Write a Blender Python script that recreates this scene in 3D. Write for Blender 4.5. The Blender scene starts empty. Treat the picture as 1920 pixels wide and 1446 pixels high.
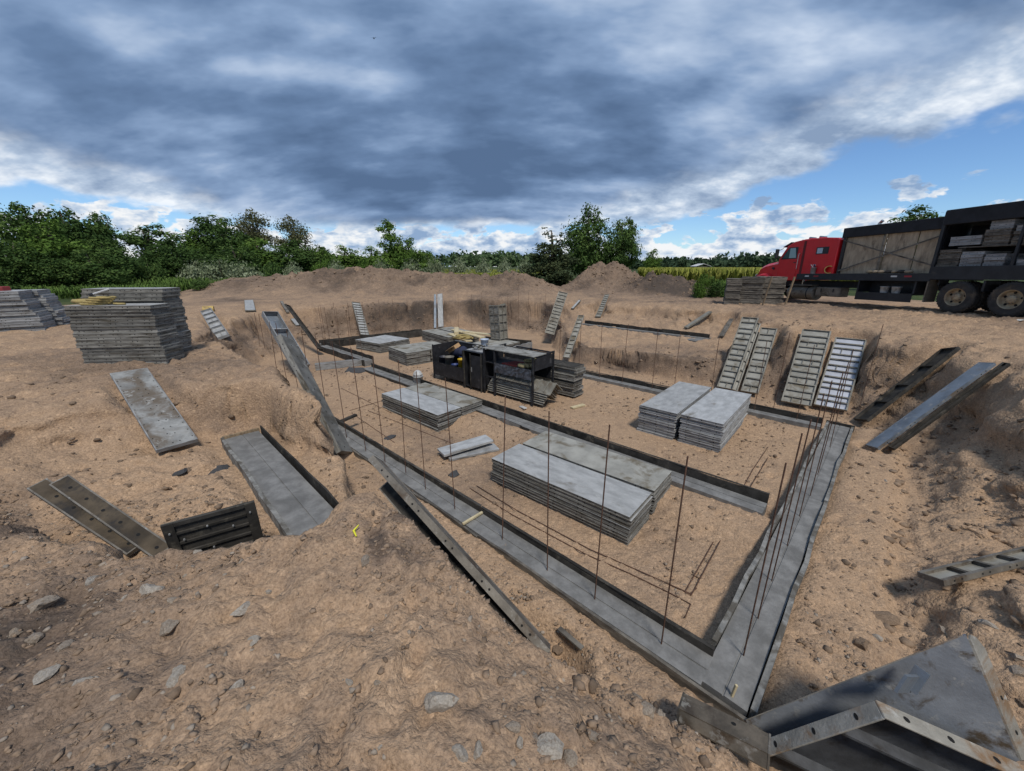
import bpy, bmesh, math, random
import numpy as np
from mathutils import Vector, Matrix
R = math.radians
random.seed(7); rng = np.random.default_rng(7)
S = bpy.context.scene
C = S.collection
# ------------------------------------------------------------------ camera
EYE = 3.6; FPX = 721.0; PITCH = R(17.2)
cam = bpy.data.cameras.new('camera'); camo = bpy.data.objects.new('camera', cam); C.objects.link(camo)
cam.sensor_fit = 'HORIZONTAL'; cam.sensor_width = 36.0; cam.lens = FPX/1920*36.0
cam.clip_start = 0.05; cam.clip_end = 6000
camo.location = (0, 0, EYE); camo.rotation_euler = (R(90)-PITCH, 0, 0)
S.camera = camo
# ------------------------------------------------------------------ light, sky, exposure
S.view_settings.view_transform = 'Standard'; S.view_settings.look = 'None'
S.view_settings.exposure = 0.95; S.view_settings.gamma = 1.0; S.view_settings.use_curve_mapping = False
SUN_EL, SUN_AZ = R(58), R(162)         # azimuth clockwise from +Y (ahead): sun high behind the right shoulder, through thin cloud
sun = bpy.data.lights.new('sun', 'SUN'); suno = bpy.data.objects.new('sun', sun); C.objects.link(suno)
sun.energy = 1.5; sun.angle = R(10); sun.color = (1.0, 0.95, 0.87)
sd = Vector((math.sin(SUN_AZ)*math.cos(SUN_EL), math.cos(SUN_AZ)*math.cos(SUN_EL), math.sin(SUN_EL)))
suno.rotation_euler = sd.to_track_quat('Z', 'Y').to_euler(); suno.location = (20, 10, 40)

class NT:
    """tiny node-tree helper: every method returns an output socket"""
    def __init__(s, tree): s.t = tree
    def new(s, typ, **kw):
        n = s.t.nodes.new(typ)
        for k, v in kw.items(): setattr(n, k, v)
        return n
    def put(s, sock, v):
        if isinstance(v, bpy.types.NodeSocket): s.t.links.new(v, sock)
        elif isinstance(v, tuple) and len(v) == 3 and sock.type == 'RGBA': sock.default_value = (*v, 1)
        else: sock.default_value = v
    def m(s, op, a, b=0.0, c=0.0, clamp=False):
        n = s.new('ShaderNodeMath', operation=op, use_clamp=clamp)
        for i, v in enumerate((a, b, c)): s.put(n.inputs[i], v)
        return n.outputs[0]
    def vm(s, op, a, b=(0, 0, 0)):
        n = s.new('ShaderNodeVectorMath', operation=op); s.put(n.inputs[0], a); s.put(n.inputs[1], b)
        return n.outputs[0]
    def ss(s, x, lo, hi):                                  # smoothstep
        n = s.new('ShaderNodeMapRange', interpolation_type='SMOOTHSTEP'); s.put(n.inputs[0], x)
        s.put(n.inputs[1], lo); s.put(n.inputs[2], hi); n.inputs[3].default_value = 0; n.inputs[4].default_value = 1
        return n.outputs[0]
    def mix(s, f, a, b, blend='MIX'):
        n = s.new('ShaderNodeMix', data_type='RGBA', blend_type=blend)
        s.put(n.inputs[0], f); s.put(n.inputs[6], a); s.put(n.inputs[7], b)
        return n.outputs[2]
    def noise(s, vec, scale, detail=4, rough=0.55, dist=0.0, lac=2.0):
        n = s.new('ShaderNodeTexNoise'); s.put(n.inputs['Vector'], vec); n.inputs['Scale'].default_value = scale
        n.inputs['Detail'].default_value = detail; n.inputs['Roughness'].default_value = rough
        n.inputs['Distortion'].default_value = dist; n.inputs['Lacunarity'].default_value = lac
        return n.outputs[0]
    def comb(s, x, y, z):
        n = s.new('ShaderNodeCombineXYZ')
        for i, v in enumerate((x, y, z)): s.put(n.inputs[i], v)
        return n.outputs[0]
    def sep(s, v):
        n = s.new('ShaderNodeSeparateXYZ'); s.put(n.inputs[0], v); return n.outputs
    def ramp(s, f, stops):
        n = s.new('ShaderNodeValToRGB'); e = n.color_ramp.elements
        while len(e) < len(stops): e.new(0.5)
        for el, (p, c) in zip(e, stops): el.position = p; el.color = (*c, 1)
        s.put(n.inputs[0], f); return n.outputs[0]

W = bpy.data.worlds.new('World'); S.world = W; W.use_nodes = True
wt = W.node_tree; wt.nodes.clear(); k = NT(wt)
sky = k.new('ShaderNodeTexSky', sky_type='NISHITA'); sky.sun_disc = False
sky.sun_elevation = SUN_EL; sky.sun_rotation = SUN_AZ; sky.altitude = 600; sky.dust_density = 0.15; sky.ozone_density = 3.0
d = k.vm('NORMALIZE', k.new('ShaderNodeTexCoord').outputs['Generated'])
dx, dy, dz = k.sep(d)
up = k.m('MAXIMUM', dz, 0.0)
den = k.m('ADD', up, 0.08)
qx = k.m('DIVIDE', dx, den); qy = k.m('DIVIDE', dy, den)          # the cloud deck, seen as a plane overhead
q = k.comb(qx, qy, 0.0)
el = k.m('ARCSINE', dz)                                            # elevation, radians
den2 = k.m('ADD', dz, 0.42)
q2 = k.comb(k.m('DIVIDE', dx, den2), k.m('DIVIDE', k.m('MULTIPLY', dy, 1.0), den2), k.m('MULTIPLY', dz, 1.6))   # gentler projection for the cloud relief
wob = k.m('SUBTRACT', k.noise(q2, 1.7, 4, 0.55), 0.5)
wob2 = k.m('SUBTRACT', k.noise(k.vm('ADD', q2, (7.3, 1.9, 4.0)), 6.0, 4, 0.6), 0.5)
edge_w = k.m('ADD', k.m('MULTIPLY', wob, 1.7), k.m('MULTIPLY', wob2, 0.7))
# right-hand edge of the grey deck and of the white fringe beyond it
right_line = k.m('SUBTRACT', k.m('SUBTRACT', 2.15, k.m('MULTIPLY', qy, 0.27)), qx)       # >0 inside the deck
left_line = k.m('ADD', qx, 2.75)
far_line = k.m('MULTIPLY', k.m('SUBTRACT', 5.2, k.m('ABSOLUTE', qy)), 0.8)
inside = k.m('MINIMUM', k.m('MINIMUM', right_line, left_line), far_line)
dens = k.m('ADD', inside, k.m('MULTIPLY', edge_w, 0.75))
deck = k.ss(dens, -0.45, 0.12)
inside_f = k.m('MINIMUM', k.m('MINIMUM', k.m('ADD', right_line, 1.15), k.m('ADD', left_line, 1.1)), k.m('ADD', far_line, 0.6))
fringe = k.m('ADD', inside_f, k.m('MULTIPLY', edge_w, 1.3))
fringe = k.m('MULTIPLY', k.ss(fringe, -0.02, 0.30), k.ss(el, R(3.0), R(7.0)))
# tones of the deck: slate blue belly, paler torn parts, banks lit from one side
q3 = k.vm('MULTIPLY', q2, (0.8, 1.5, 1.0))
belly = k.noise(k.vm('ADD', q3, (1.3, 0.4, 0.0)), 1.5, 2, 0.5)
n_a = k.noise(k.vm('ADD', q3, (3.1, 8.4, 1.0)), 2.7, 5, 0.52)
n_b = k.noise(k.vm('ADD', q3, (3.00, 8.54, 1.06)), 2.7, 5, 0.52)
tone = k.m('ADD', k.m('MULTIPLY', belly, 0.50), k.m('MULTIPLY', n_a, 0.30))
tone = k.m('ADD', tone, k.m('MULTIPLY', k.m('SUBTRACT', n_a, n_b), 0.62))
high = k.ss(el, R(8), R(27))                                       # thinner deck towards the zenith
tone = k.m('ADD', k.m('SUBTRACT', tone, 0.065), k.m('MULTIPLY', high, 0.14))
thin = k.m('SUBTRACT', 1.0, k.ss(dens, 0.0, 1.1))
tone = k.m('ADD', tone, k.m('MULTIPLY', thin, 0.14))
deck_col = k.ramp(tone, [(0.30, (0.050, 0.084, 0.150)), (0.42, (0.075, 0.120, 0.204)), (0.54, (0.130, 0.188, 0.290)), (0.66, (0.235, 0.292, 0.385)), (0.82, (0.44, 0.48, 0.535))])
fr_t = k.noise(k.vm('MULTIPLY', q2, (1.0, 1.3, 1)), 4.2, 5, 0.60, 0.0)
fr_col = k.ramp(fr_t, [(0.36, (0.13, 0.18, 0.265)), (0.50, (0.25, 0.305, 0.385)), (0.64, (0.47, 0.495, 0.525))])
# cumulus heads along the horizon
az = k.m('ARCTAN2', dx, dy)
cv = k.comb(k.m('MULTIPLY', az, 10.0), k.m('MULTIPLY', el, 21.0), 0.3)
cn = k.noise(cv, 1.15, 5, 0.56, 0.25)
cum_line = k.m('SUBTRACT', k.m('SUBTRACT', k.m('MULTIPLY', cn, 0.36), 0.085), el)
cum = k.ss(cum_line, -0.008, 0.012)
cs = k.noise(k.vm('ADD', cv, (0.10, -0.22, 0.5)), 1.9, 4, 0.58)
shade = k.m('ADD', k.m('MULTIPLY', k.m('SUBTRACT', cs, cn), 1.2), 0.52)
cum_col = k.ramp(shade, [(0.30, (0.14, 0.205, 0.31)), (0.47, (0.28, 0.335, 0.41)), (0.63, (0.47, 0.48, 0.49))])
haze_col = (0.42, 0.53, 0.66)
nis = k.mix(1.0, sky.outputs[0], (0.045, 0.055, 0.066), 'MULTIPLY')
col = k.mix(k.m('MULTIPLY', cum, k.m('SUBTRACT', 1.0, k.m('MULTIPLY', k.ss(el, R(0), R(3)), 0.0))), nis, cum_col)
col = k.mix(fringe, col, fr_col)
col = k.mix(k.m('MULTIPLY', deck, k.ss(el, R(3.6), R(6.6))), col, deck_col)
W.cycles.sampling_method = "MANUAL"; W.cycles.sample_map_resolution = 256
bg = k.new('ShaderNodeBackground'); k.put(bg.inputs[0], col); bg.inputs[1].default_value = 1.0
wo = k.new('ShaderNodeOutputWorld'); wt.links.new(bg.outputs[0], wo.inputs[0])
S.render.engine = 'CYCLES'
S.cycles.max_bounces = 4; S.cycles.diffuse_bounces = 2; S.cycles.glossy_bounces = 2; S.cycles.transmission_bounces = 2; S.cycles.transparent_max_bounces = 4
# ------------------------------------------------------------------ helpers
cP, sP = math.cos(PITCH), math.sin(PITCH)
def ray(px, py):
    a = (px-960)/FPX; b = (py-723)/FPX
    return Vector((a, cP-b*sP, -sP-b*cP))
def at(px, py, z):                                   # the point of height z in that direction
    r = ray(px, py); return r*((z-EYE)/r.z) + Vector((0, 0, EYE))
def aty(px, py, y):
    r = ray(px, py); return r*(y/r.y) + Vector((0, 0, EYE))
def reach(B, px, py, L):                             # far end of a thing of length L whose near end is B
    r = ray(px, py).normalized(); o = Vector((0, 0, EYE))-B
    b = r.dot(o); c = o.dot(o)-L*L; disc = b*b-c
    t = -b + (math.sqrt(disc) if disc > 0 else 0)
    return r*t + Vector((0, 0, EYE))

class MB:
    def __init__(s): s.v = []; s.f = []; s.m = []
    def add(s, vs, fs, mi=0):
        o = len(s.v); s.v += [tuple(p) for p in vs]; s.f += [[i+o for i in f] for f in fs]; s.m += [mi]*len(fs); return s
    def box(s, c, sz, rot=None, mi=0):
        x, y, z = (a/2 for a in sz); P = [Vector((i*x, j*y, l*z)) for l in (-1, 1) for j in (-1, 1) for i in (-1, 1)]
        if rot is not None: P = [rot @ p for p in P]
        return s.add([p+Vector(c) for p in P], [(0, 2, 3, 1), (4, 5, 7, 6), (0, 1, 5, 4), (2, 6, 7, 3), (0, 4, 6, 2), (1, 3, 7, 5)], mi)
    def b2(s, x0, x1, y0, y1, z0, z1, mi=0): return s.box(((x0+x1)/2, (y0+y1)/2, (z0+z1)/2), (x1-x0, y1-y0, z1-z0), None, mi)
    def tube(s, pts, r, n=6, mi=0, cap=True):
        pts = [Vector(p) for p in pts]; rr = r if isinstance(r, (list, tuple)) else [r]*len(pts); vs = []; fs = []
        for i, p in enumerate(pts):
            t = (pts[min(i+1, len(pts)-1)]-pts[max(i-1, 0)]).normalized()
            a = t.orthogonal().normalized() if i == 0 else (a-t*a.dot(t)).normalized(); b = t.cross(a)
            vs += [p+(a*math.cos(2*math.pi*j/n)+b*math.sin(2*math.pi*j/n))*rr[i] for j in range(n)]
        for i in range(len(pts)-1):
            fs += [(i*n+j, i*n+(j+1) % n, (i+1)*n+(j+1) % n, (i+1)*n+j) for j in range(n)]
        if cap: fs += [tuple(range(n-1, -1, -1)), tuple((len(pts)-1)*n+j for j in range(n))]
        return s.add(vs, fs, mi)
    def lathe(s, prof, axis='Z', n=20, c=(0, 0, 0), mi=0, cap=True):    # prof: (radius, height)
        vs = []; fs = []; c = Vector(c)
        for r_, h in prof:
            for j in range(n):
                a = 2*math.pi*j/n; p = (r_*math.cos(a), r_*math.sin(a), h)
                if axis == 'Y': p = (p[0], p[2], p[1])
                if axis == 'X': p = (p[2], p[0], p[1])
                vs.append(Vector(p)+c)
        for i in range(len(prof)-1): fs += [(i*n+j, i*n+(j+1) % n, (i+1)*n+(j+1) % n, (i+1)*n+j) for j in range(n)]
        if cap: fs += [tuple(range(n-1, -1, -1)), tuple((len(prof)-1)*n+j for j in range(n))]
        return s.add(vs, fs, mi)
    def prism(s, poly, y0, y1, mi=0, inset=0.0):        # poly in (x,z), extruded along y
        n = len(poly)
        vs = [(x, y0, z) for x, z in poly]+[(x, y1, z) for x, z in poly]
        fs = [tuple(range(n)), tuple(range(2*n-1, n-1, -1))]+[(i, i+n, (i+1) % n+n, (i+1) % n) for i in range(n)]
        return s.add(vs, fs, mi)
    def mesh(s, name, mats, smooth=False, bevel=0.0, seg=1):
        me = bpy.data.meshes.new(name); me.from_pydata(s.v, [], s.f)
        for m_ in (mats if isinstance(mats, (list, tuple)) else [mats]): me.materials.append(m_)
        me.polygons.foreach_set('material_index', s.m)
        bm = bmesh.new(); bm.from_mesh(me)
        if bevel:
            bmesh.ops.bevel(bm, geom=list(bm.edges), offset=bevel, segments=seg, affect='EDGES', profile=0.6, clamp_overlap=True)
        bmesh.ops.recalc_face_normals(bm, faces=bm.faces); bm.to_mesh(me); bm.free()
        if smooth: me.polygons.foreach_set('use_smooth', [True]*len(me.polygons))
        return me

def obj(name, me, parent=None, M=None):
    o = bpy.data.objects.new(name, me); C.objects.link(o)
    if parent: o.parent = parent
    if M is not None: o.matrix_basis = M
    return o
def tag(o, label, cat, group=None):
    o['label'] = label; o['category'] = cat
    if group: o['group'] = group
    return o
def thing(name, label, cat, M=None, group=None):
    return tag(obj(name, None, None, M), label, cat, group)
def struct(o): o['kind'] = 'structure'; return o
def stuff(o, label=None, cat=None):
    o['kind'] = 'stuff'
    if label: tag(o, label, cat)
    return o
def part(name, mb, mat, parent, **kw): return obj(name, mb.mesh(name, mat, **kw), parent)
def copy_tree(o, M=None, parent=None):
    c = o.copy(); C.objects.link(c); c.parent = parent
    if M is not None: c.matrix_basis = M
    for ch in list(o.children): copy_tree(ch, None, c)
    return c
def frame(o, x, y, z):
    M = Matrix.Identity(4)
    for i, a in enumerate((x, y, z)): M.col[i][:3] = a
    M.col[3][:3] = o; return M
def lean(B, T, roll=0.0):          # y runs from B to T, z is the upper side, x level
    y = (T-B).normalized(); x = y.cross(Vector((0, 0, 1))); x = x.normalized() if x.length > 1e-4 else Vector((1, 0, 0))
    if roll: x = Matrix.Rotation(roll, 3, y) @ x
    return frame(B, x, y, x.cross(y))
ORD = ['topmost', 'second', 'third', 'fourth', 'fifth', 'sixth', 'seventh', 'eighth', 'ninth', 'tenth', 'eleventh', 'twelfth', 'thirteenth', 'fourteenth', 'fifteenth', 'sixteenth', 'seventeenth', 'eighteenth', 'nineteenth', 'twentieth']
NTH = ['first']+ORD[1:]

# ------------------------------------------------------------------ materials
def mat(name, col, rough=0.8, metal=0.0, var=0.0, vs=6.0, bump=0.0, bs=40.0, spec=0.4, dirt=None, ds=3.0, dl=(0.5, 0.68), rnd=0.0, coat=0.0, stretch=(1, 1, 1), em=None, trans=0.0, crust=None, cs=7.0, cl=(0.58, 0.66)):
    m_ = bpy.data.materials.new(name); m_.use_nodes = True; t = m_.node_tree; t.nodes.clear(); n = NT(t)
    out = n.new('ShaderNodeOutputMaterial'); b = n.new('ShaderNodeBsdfPrincipled'); t.links.new(b.outputs[0], out.inputs[0])
    co = n.new('ShaderNodeTexCoord').outputs['Object']
    oi = n.new('ShaderNodeObjectInfo').outputs['Random']
    v = n.vm('MULTIPLY', n.vm('ADD', co, n.comb(n.m('MULTIPLY', oi, 37.0), n.m('MULTIPLY', oi, 91.0), 0.0)), stretch)
    c = col
    if var:
        f = n.noise(v, vs, 6, 0.62)
        c = n.mix(n.ss(f, 0.3, 0.7), tuple(a*(1-var) for a in col), tuple(min(a*(1+var), 1) for a in col))
    if rnd:
        c = n.mix(1.0, c, n.ramp(oi, [(0, (1-rnd,)*3), (0.5, (1, 0.985, 0.96)), (1, (1+rnd*0.6,)*3)]), 'MULTIPLY')
    if dirt:
        f = n.noise(n.vm('ADD', v, (5.2, 1.3, 8.8)), ds, 7, 0.65, 0.5)
        c = n.mix(n.ss(f, *dl), c, dirt)
    if crust:
        f = n.noise(n.vm('ADD', v, (2.2, 9.3, 3.8)), cs, 6, 0.7, 0.2)
        c = n.mix(n.m('MULTIPLY', n.ss(f, *cl), 0.85), c, crust)
    n.put(b.inputs['Base Color'], c)
    b.inputs['Roughness'].default_value = rough; b.inputs['Metallic'].default_value = metal
    b.inputs['Specular IOR Level'].default_value = spec; b.inputs['Coat Weight'].default_value = coat
    if var: n.put(b.inputs['Roughness'], n.m('ADD', n.m('MULTIPLY', n.noise(v, vs*2.3, 4), 0.3), rough-0.15))
    if bump:
        bp = n.new('ShaderNodeBump'); bp.inputs['Strength'].default_value = bump; bp.inputs['Distance'].default_value = 0.01
        n.put(bp.inputs['Height'], n.noise(v, bs, 5, 0.65)); t.links.new(bp.outputs[0], b.inputs['Normal'])
    if trans: b.inputs['Transmission Weight'].default_value = trans
    return m_
M_FACE = mat('form_face', (0.34, 0.345, 0.345), 0.66, 0.05, 0.2, 5.0, 0.3, 30, spec=0.3, dirt=(0.17, 0.15, 0.12), ds=2.6, dl=(0.55, 0.78), rnd=0.14, stretch=(1.6, .7, 1), crust=(0.42, 0.415, 0.40), cs=9.0, cl=(0.56, 0.70))
M_FACE2 = mat('form_face_stained', (0.30, 0.292, 0.26), 0.7, 0.1, 0.2, 3.0, 0.25, 30, dirt=(0.15, 0.125, 0.085), ds=2.0, dl=(0.5, 0.66), rnd=0.12)
M_EDGE = mat('form_edge', (0.20, 0.195, 0.18), 0.8, 0.1, 0.35, 4.0, 0.4, 50, dirt=(0.075, 0.065, 0.05), ds=1.6, dl=(0.46, 0.66), rnd=0.42, stretch=(1, 1, 6), crust=(0.33, 0.32, 0.30), cs=5.0, cl=(0.58, 0.70))
M_EDGEL = mat('form_edge_pale', (0.27, 0.275, 0.28), 0.75, 0.1, 0.28, 4.0, 0.4, 50, dirt=(0.12, 0.105, 0.09), ds=1.8, dl=(0.52, 0.7), rnd=0.22, stretch=(1, 1, 6))
M_RIB = mat('form_rib', (0.23, 0.22, 0.19), 0.75, 0.15, 0.25, 5.0, 0.3, 40, dirt=(0.12, 0.10, 0.075), ds=2.5, rnd=0.2)
M_DARK = mat('form_dark', (0.046, 0.043, 0.039), 0.9, 0.0, 0.4, 4.0, 0.4, 40, spec=0.15, dirt=(0.14, 0.125, 0.10), ds=4.0, dl=(0.54, 0.74), rnd=0.3)
M_BLUE = mat('steel_bluegrey', (0.17, 0.195, 0.225), 0.5, 0.35, 0.25, 2.5, 0.2, 30, dirt=(0.16, 0.125, 0.09), ds=1.8, dl=(0.55, 0.72), crust=(0.30, 0.30, 0.29), cs=8.0, cl=(0.55, 0.68))
M_OLD = mat('steel_old', (0.165, 0.148, 0.125), 0.65, 0.25, 0.35, 3.5, 0.4, 40, dirt=(0.085, 0.06, 0.04), ds=2.6, dl=(0.5, 0.68), crust=(0.31, 0.30, 0.28), cs=10.0, cl=(0.56, 0.68))
M_HOLE = mat('hole_black', (0.008, 0.008, 0.008), 0.9)
M_CONC = mat('wet_concrete', (0.190, 0.186, 0.178), 0.75, 0.0, 0.25, 6.0, 0.5, 60, spec=0.25, dirt=(0.125, 0.122, 0.116), ds=2.2, dl=(0.46, 0.72), crust=(0.25, 0.195, 0.145), cs=4.0, cl=(0.64, 0.76))
M_CEM = mat('cement_crust', (0.215, 0.21, 0.195), 0.85, 0.0, 0.3, 9.0, 0.6, 60, dirt=(0.09, 0.08, 0.065), ds=5.0, dl=(0.42, 0.62))
M_WOOD = mat('board_wood', (0.24, 0.175, 0.11), 0.85, 0, 0.3, 5.0, 0.4, 60, dirt=(0.09, 0.075, 0.055), ds=2.5, rnd=0.25, stretch=(6, 1, 6))
M_GWOOD = mat('weathered_wood', (0.15, 0.135, 0.115), 0.9, 0, 0.4, 6.0, 0.5, 60, dirt=(0.055, 0.048, 0.04), ds=2.2, dl=(0.45, 0.66), rnd=0.35, stretch=(1, 1, 5))
M_PLY = mat('plywood', (0.36, 0.29, 0.21), 0.85, 0, 0.2, 3.0, 0.3, 40, dirt=(0.17, 0.13, 0.09), ds=1.4, dl=(0.5, 0.7), rnd=0.15, stretch=(3, 3, 1))
M_RUST = mat('rebar_rust', (0.115, 0.062, 0.042), 0.85, 0.2, 0.35, 20.0, 0.5, 300)
M_STEEL = mat('rack_black', (0.022, 0.023, 0.027), 0.6, 0.2, 0.4, 6.0, 0.4, 40, dirt=(0.10, 0.10, 0.105), ds=5.0, dl=(0.56, 0.75))
M_CREAM = mat('cream_board', (0.50, 0.42, 0.26), 0.8, 0, 0.15, 8.0)
M_YEL = mat('yellow_strap', (0.33, 0.255, 0.10), 0.8, 0, 0.2, 12.0, 0.4, 90)
# ------------------------------------------------------------------ terrain
PB = [(2.5, 2.2), (1.95, 2.1), (1.2, 2.5), (0.5, 2.5), (0.1, 2.75), (-0.4, 3.25), (-1.0, 3.95), (-1.6, 4.65), (-2.5, 5.5), (-3.3, 6.3), (-3.95, 6.95),
      (-5.1, 7.95), (-6.3, 9.0), (-7.7, 10.3), (-8.9, 11.6), (-9.5, 13.6), (-10.0, 16.0), (-10.2, 18.0), (-8.6, 19.8), (-6.4, 21.4), (-4.0, 22.8),
      (-1.5, 23.2), (0.6, 22.6), (1.6, 20.5), (2.0, 18.0), (2.2, 16.0), (2.5, 14.4), (3.6, 13.5), (5.1, 12.6), (6.4, 11.2), (7.4, 10.0), (8.1, 9.4),
      (8.3, 8.4), (7.4, 7.0), (6.2, 5.6), (4.9, 4.35), (3.7, 3.2), (2.9, 2.4)]
PR = [(3.2, 1.0), (2.3, 1.25), (1.6, 1.5), (1.0, 1.85), (0.45, 2.05), (0.12, 2.2), (-0.25, 2.45), (-0.72, 2.8), (-1.0, 3.05), (-1.55, 3.4), (-2.05, 3.9), (-2.7, 4.7), (-3.45, 5.75),
      (-4.6, 7.1), (-5.8, 8.2), (-7.2, 9.3), (-8.6, 10.4), (-10.4, 11.6), (-11.6, 13.8), (-12.3, 16.5), (-12.3, 19.0), (-10.2, 21.6), (-7.3, 23.3),
      (-4.3, 24.4), (-1.5, 24.8), (1.2, 24.6), (2.9, 22.5), (3.0, 19.0), (2.7, 16.0), (3.0, 14.9), (3.9, 14.0), (5.6, 13.0), (7.3, 12.6), (8.8, 11.6), (9.7, 10.4),
      (10.2, 8.6), (9.9, 7.0), (9.0, 5.2), (7.4, 3.3), (5.6, 1.7), (4.2, 0.7)]
LB = [(1.6, 14.2), (3.6, 12.9), (5.2, 12.1), (6.6, 11.5), (7.9, 12.9), (8.8, 14.2), (8.9, 15.4), (7.6, 16.6), (6.0, 17.8), (4.4, 19.8), (2.6, 21.0), (1.0, 19.0)]
LR = [(0.6, 13.6), (3.4, 12.0), (5.0, 11.2), (7.2, 11.9), (8.6, 12.7), (10.0, 14.0), (10.1, 15.8), (8.8, 17.9), (7.0, 19.3), (5.4, 21.0), (3.4, 22.6), (0.2, 20.0)]
TB = [(-6.0, 5.2), (-5.2, 6.0), (-4.5, 6.05), (-3.75, 5.6), (-3.1, 5.35), (-2.4, 4.95), (-1.6, 4.1), (-1.5, 3.5), (-2.0, 2.95), (-2.9, 2.85), (-3.9, 2.95), (-4.9, 3.35), (-5.7, 4.0)]
TR = [(-8.2, 5.6), (-5.5, 6.45), (-4.4, 6.4), (-3.65, 5.95), (-2.9, 5.8), (-1.9, 5.4), (-1.15, 4.3), (-1.25, 3.2), (-1.8, 2.62), (-2.9, 2.58), (-4.1, 2.62), (-5.6, 2.75), (-7.4, 3.6)]
PLAT = [(0, -3, 2.05), (0, .2, 1.98), (-.5, 1.4, 1.74), (.1, 1.4, 1.45), (-.25, 2.3, 1.24), (.08, 2.1, 1.0), (.5, 1.9, .78), (1.1, 1.65, .48), (1.7, 1.4, .36), (2.5, 1.1, .6), (.8, 1.0, 1.3), (1.7, .6, 1.2), (2.8, .5, 1.15), (-.72, 2.65, 1.46), (-.7, 2.1, 1.55), (-1.6, 2.5, 1.62), (-1.25, 2.8, 1.66), (-2.9, 2.35, 1.32), (-2.2, 2.3, 1.44), (-4.2, 2.4, 1.42), (-5.4, 2.6, 1.5), (-4, .8, 1.75), (-7, 2.5, 1.62), (-8.5, 4.6, 1.55), (-7, 6.6, 1.72), (-4.6, 7.2, 1.78), (-3.7, 6.1, 1.7), (-8, 8.5, 1.74),
        (-12, 6, 1.7), (-15, 12, 1.74), (-12, 15, 1.72), (-14, 20, 1.7), (-9, 24.5, 1.72), (-3, 25.5, 1.78), (2, 26, 1.78), (6, 20.5, 1.8), (9, 12.3, 1.92), (10.5, 16.5, 1.9), (13, 21, 1.82),
        (14.2, 17, 1.95), (15.4, 13.5, 2.07), (16, 10.5, 2.1), (11, 8, 2.02), (9.5, 4.6, 1.85), (7, 1.8, 1.75), (4, .2, 1.95), (8, -3, 1.95), (30, 20, 1.9), (-30, 25, 1.6), (-25, 60, 1.5), (20, 60, 1.7), (80, 80, 1.6), (-80, 80, 1.5), (0, 140, 1.4), (-60, -20, 1.8), (60, -20, 1.9)]
MOUND = [  # x, y, height, sx, sy
    (-20.5, 28.5, 0.75, 2.2, 2.0), (-17, 28.8, .85, 2.2, 2.1), (-12.8, 29.5, 1.42, 2.6, 2.3), (-9.2, 29.5, 1.12, 2.0, 2.2), (-5.2, 29.5, 1.08, 2.6, 2.2), (-1.2, 29.5, .88, 2.3, 2.1), (1.4, 29.0, 0.75, 1.6, 1.8),
    (7.7, 32, 1.9, 1.6, 1.9), (5.6, 31, 0.75, 1.4, 1.8), (9.4, 27.5, 0.75, 1.2, 1.2), (11.2, 27.0, 0.85, 1.3, 1.2), (12.6, 26, 0.35, 1.0, 1.0), (9.9, 30, 0.7, 1.5, 1.6)]
_T = np.random.default_rng(11).random((256, 256))*2-1
def vnoise(x, y):
    xi = np.floor(x).astype(int); yi = np.floor(y).astype(int); fx = x-xi; fy = y-yi
    fx = fx*fx*fx*(fx*(fx*6-15)+10); fy = fy*fy*fy*(fy*(fy*6-15)+10)
    g = lambda a, b: _T[a & 255, b & 255]
    return (g(xi, yi)*(1-fx)+g(xi+1, yi)*fx)*(1-fy)+(g(xi, yi+1)*(1-fx)+g(xi+1, yi+1)*fx)*fy
def fbm(x, y, sc, o=4, gain=0.5):
    s_ = 0; a = 1.0; n = 0
    for i in range(o):
        c_, sn = math.cos(0.7*i+0.3), math.sin(0.7*i+0.3)
        s_ = s_+a*vnoise((x*c_-y*sn)*sc+17.3*i, (x*sn+y*c_)*sc+5.1*i); n += a; a *= gain; sc *= 2.03
    return s_/n
def inpoly(x, y, P):
    ins = np.zeros(x.shape, bool); j = len(P)-1
    for i in range(len(P)):
        (xi, yi), (xj, yj) = P[i], P[j]
        c_ = ((yi > y) != (yj > y)) & (x < (xj-xi)*(y-yi)/(yj-yi+1e-12)+xi); ins ^= c_; j = i
    return ins
def pdist(x, y, P):
    best = np.full(x.shape, 1e9); j = len(P)-1
    for i in range(len(P)):
        ax, ay = P[j]; bx, by = P[i]; ex, ey = bx-ax, by-ay
        t = np.clip(((x-ax)*ex+(y-ay)*ey)/(ex*ex+ey*ey), 0, 1)
        best = np.minimum(best, (x-ax-t*ex)**2+(y-ay-t*ey)**2); j = i
    return np.sqrt(best)
def bank(x, y, B, Rm, ease):
    db = np.where(inpoly(x, y, B), 0.0, pdist(x, y, B)); dr = np.where(inpoly(x, y, Rm), pdist(x, y, Rm), 0.0)
    t = np.where(db <= 0, 0.0, db/(db+dr+1e-9))
    return t*(1-ease)+ease*(t*t*(3-2*t))
STEEP = [0]
def cut(t, n_):                                      # talus below, a steep broken face, then the rim
    k_ = 0.36+0.30*n_; b_ = np.clip((t-k_)/0.30, 0, 1); b_ = b_*b_*(3-2*b_)
    STEEP[0] = 4*b_*(1-b_)
    return 0.40*np.clip(t/k_, 0, 1)+0.52*b_+0.08*np.clip((t-k_-0.30)/(1-k_-0.30+1e-6), 0, 1)
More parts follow.
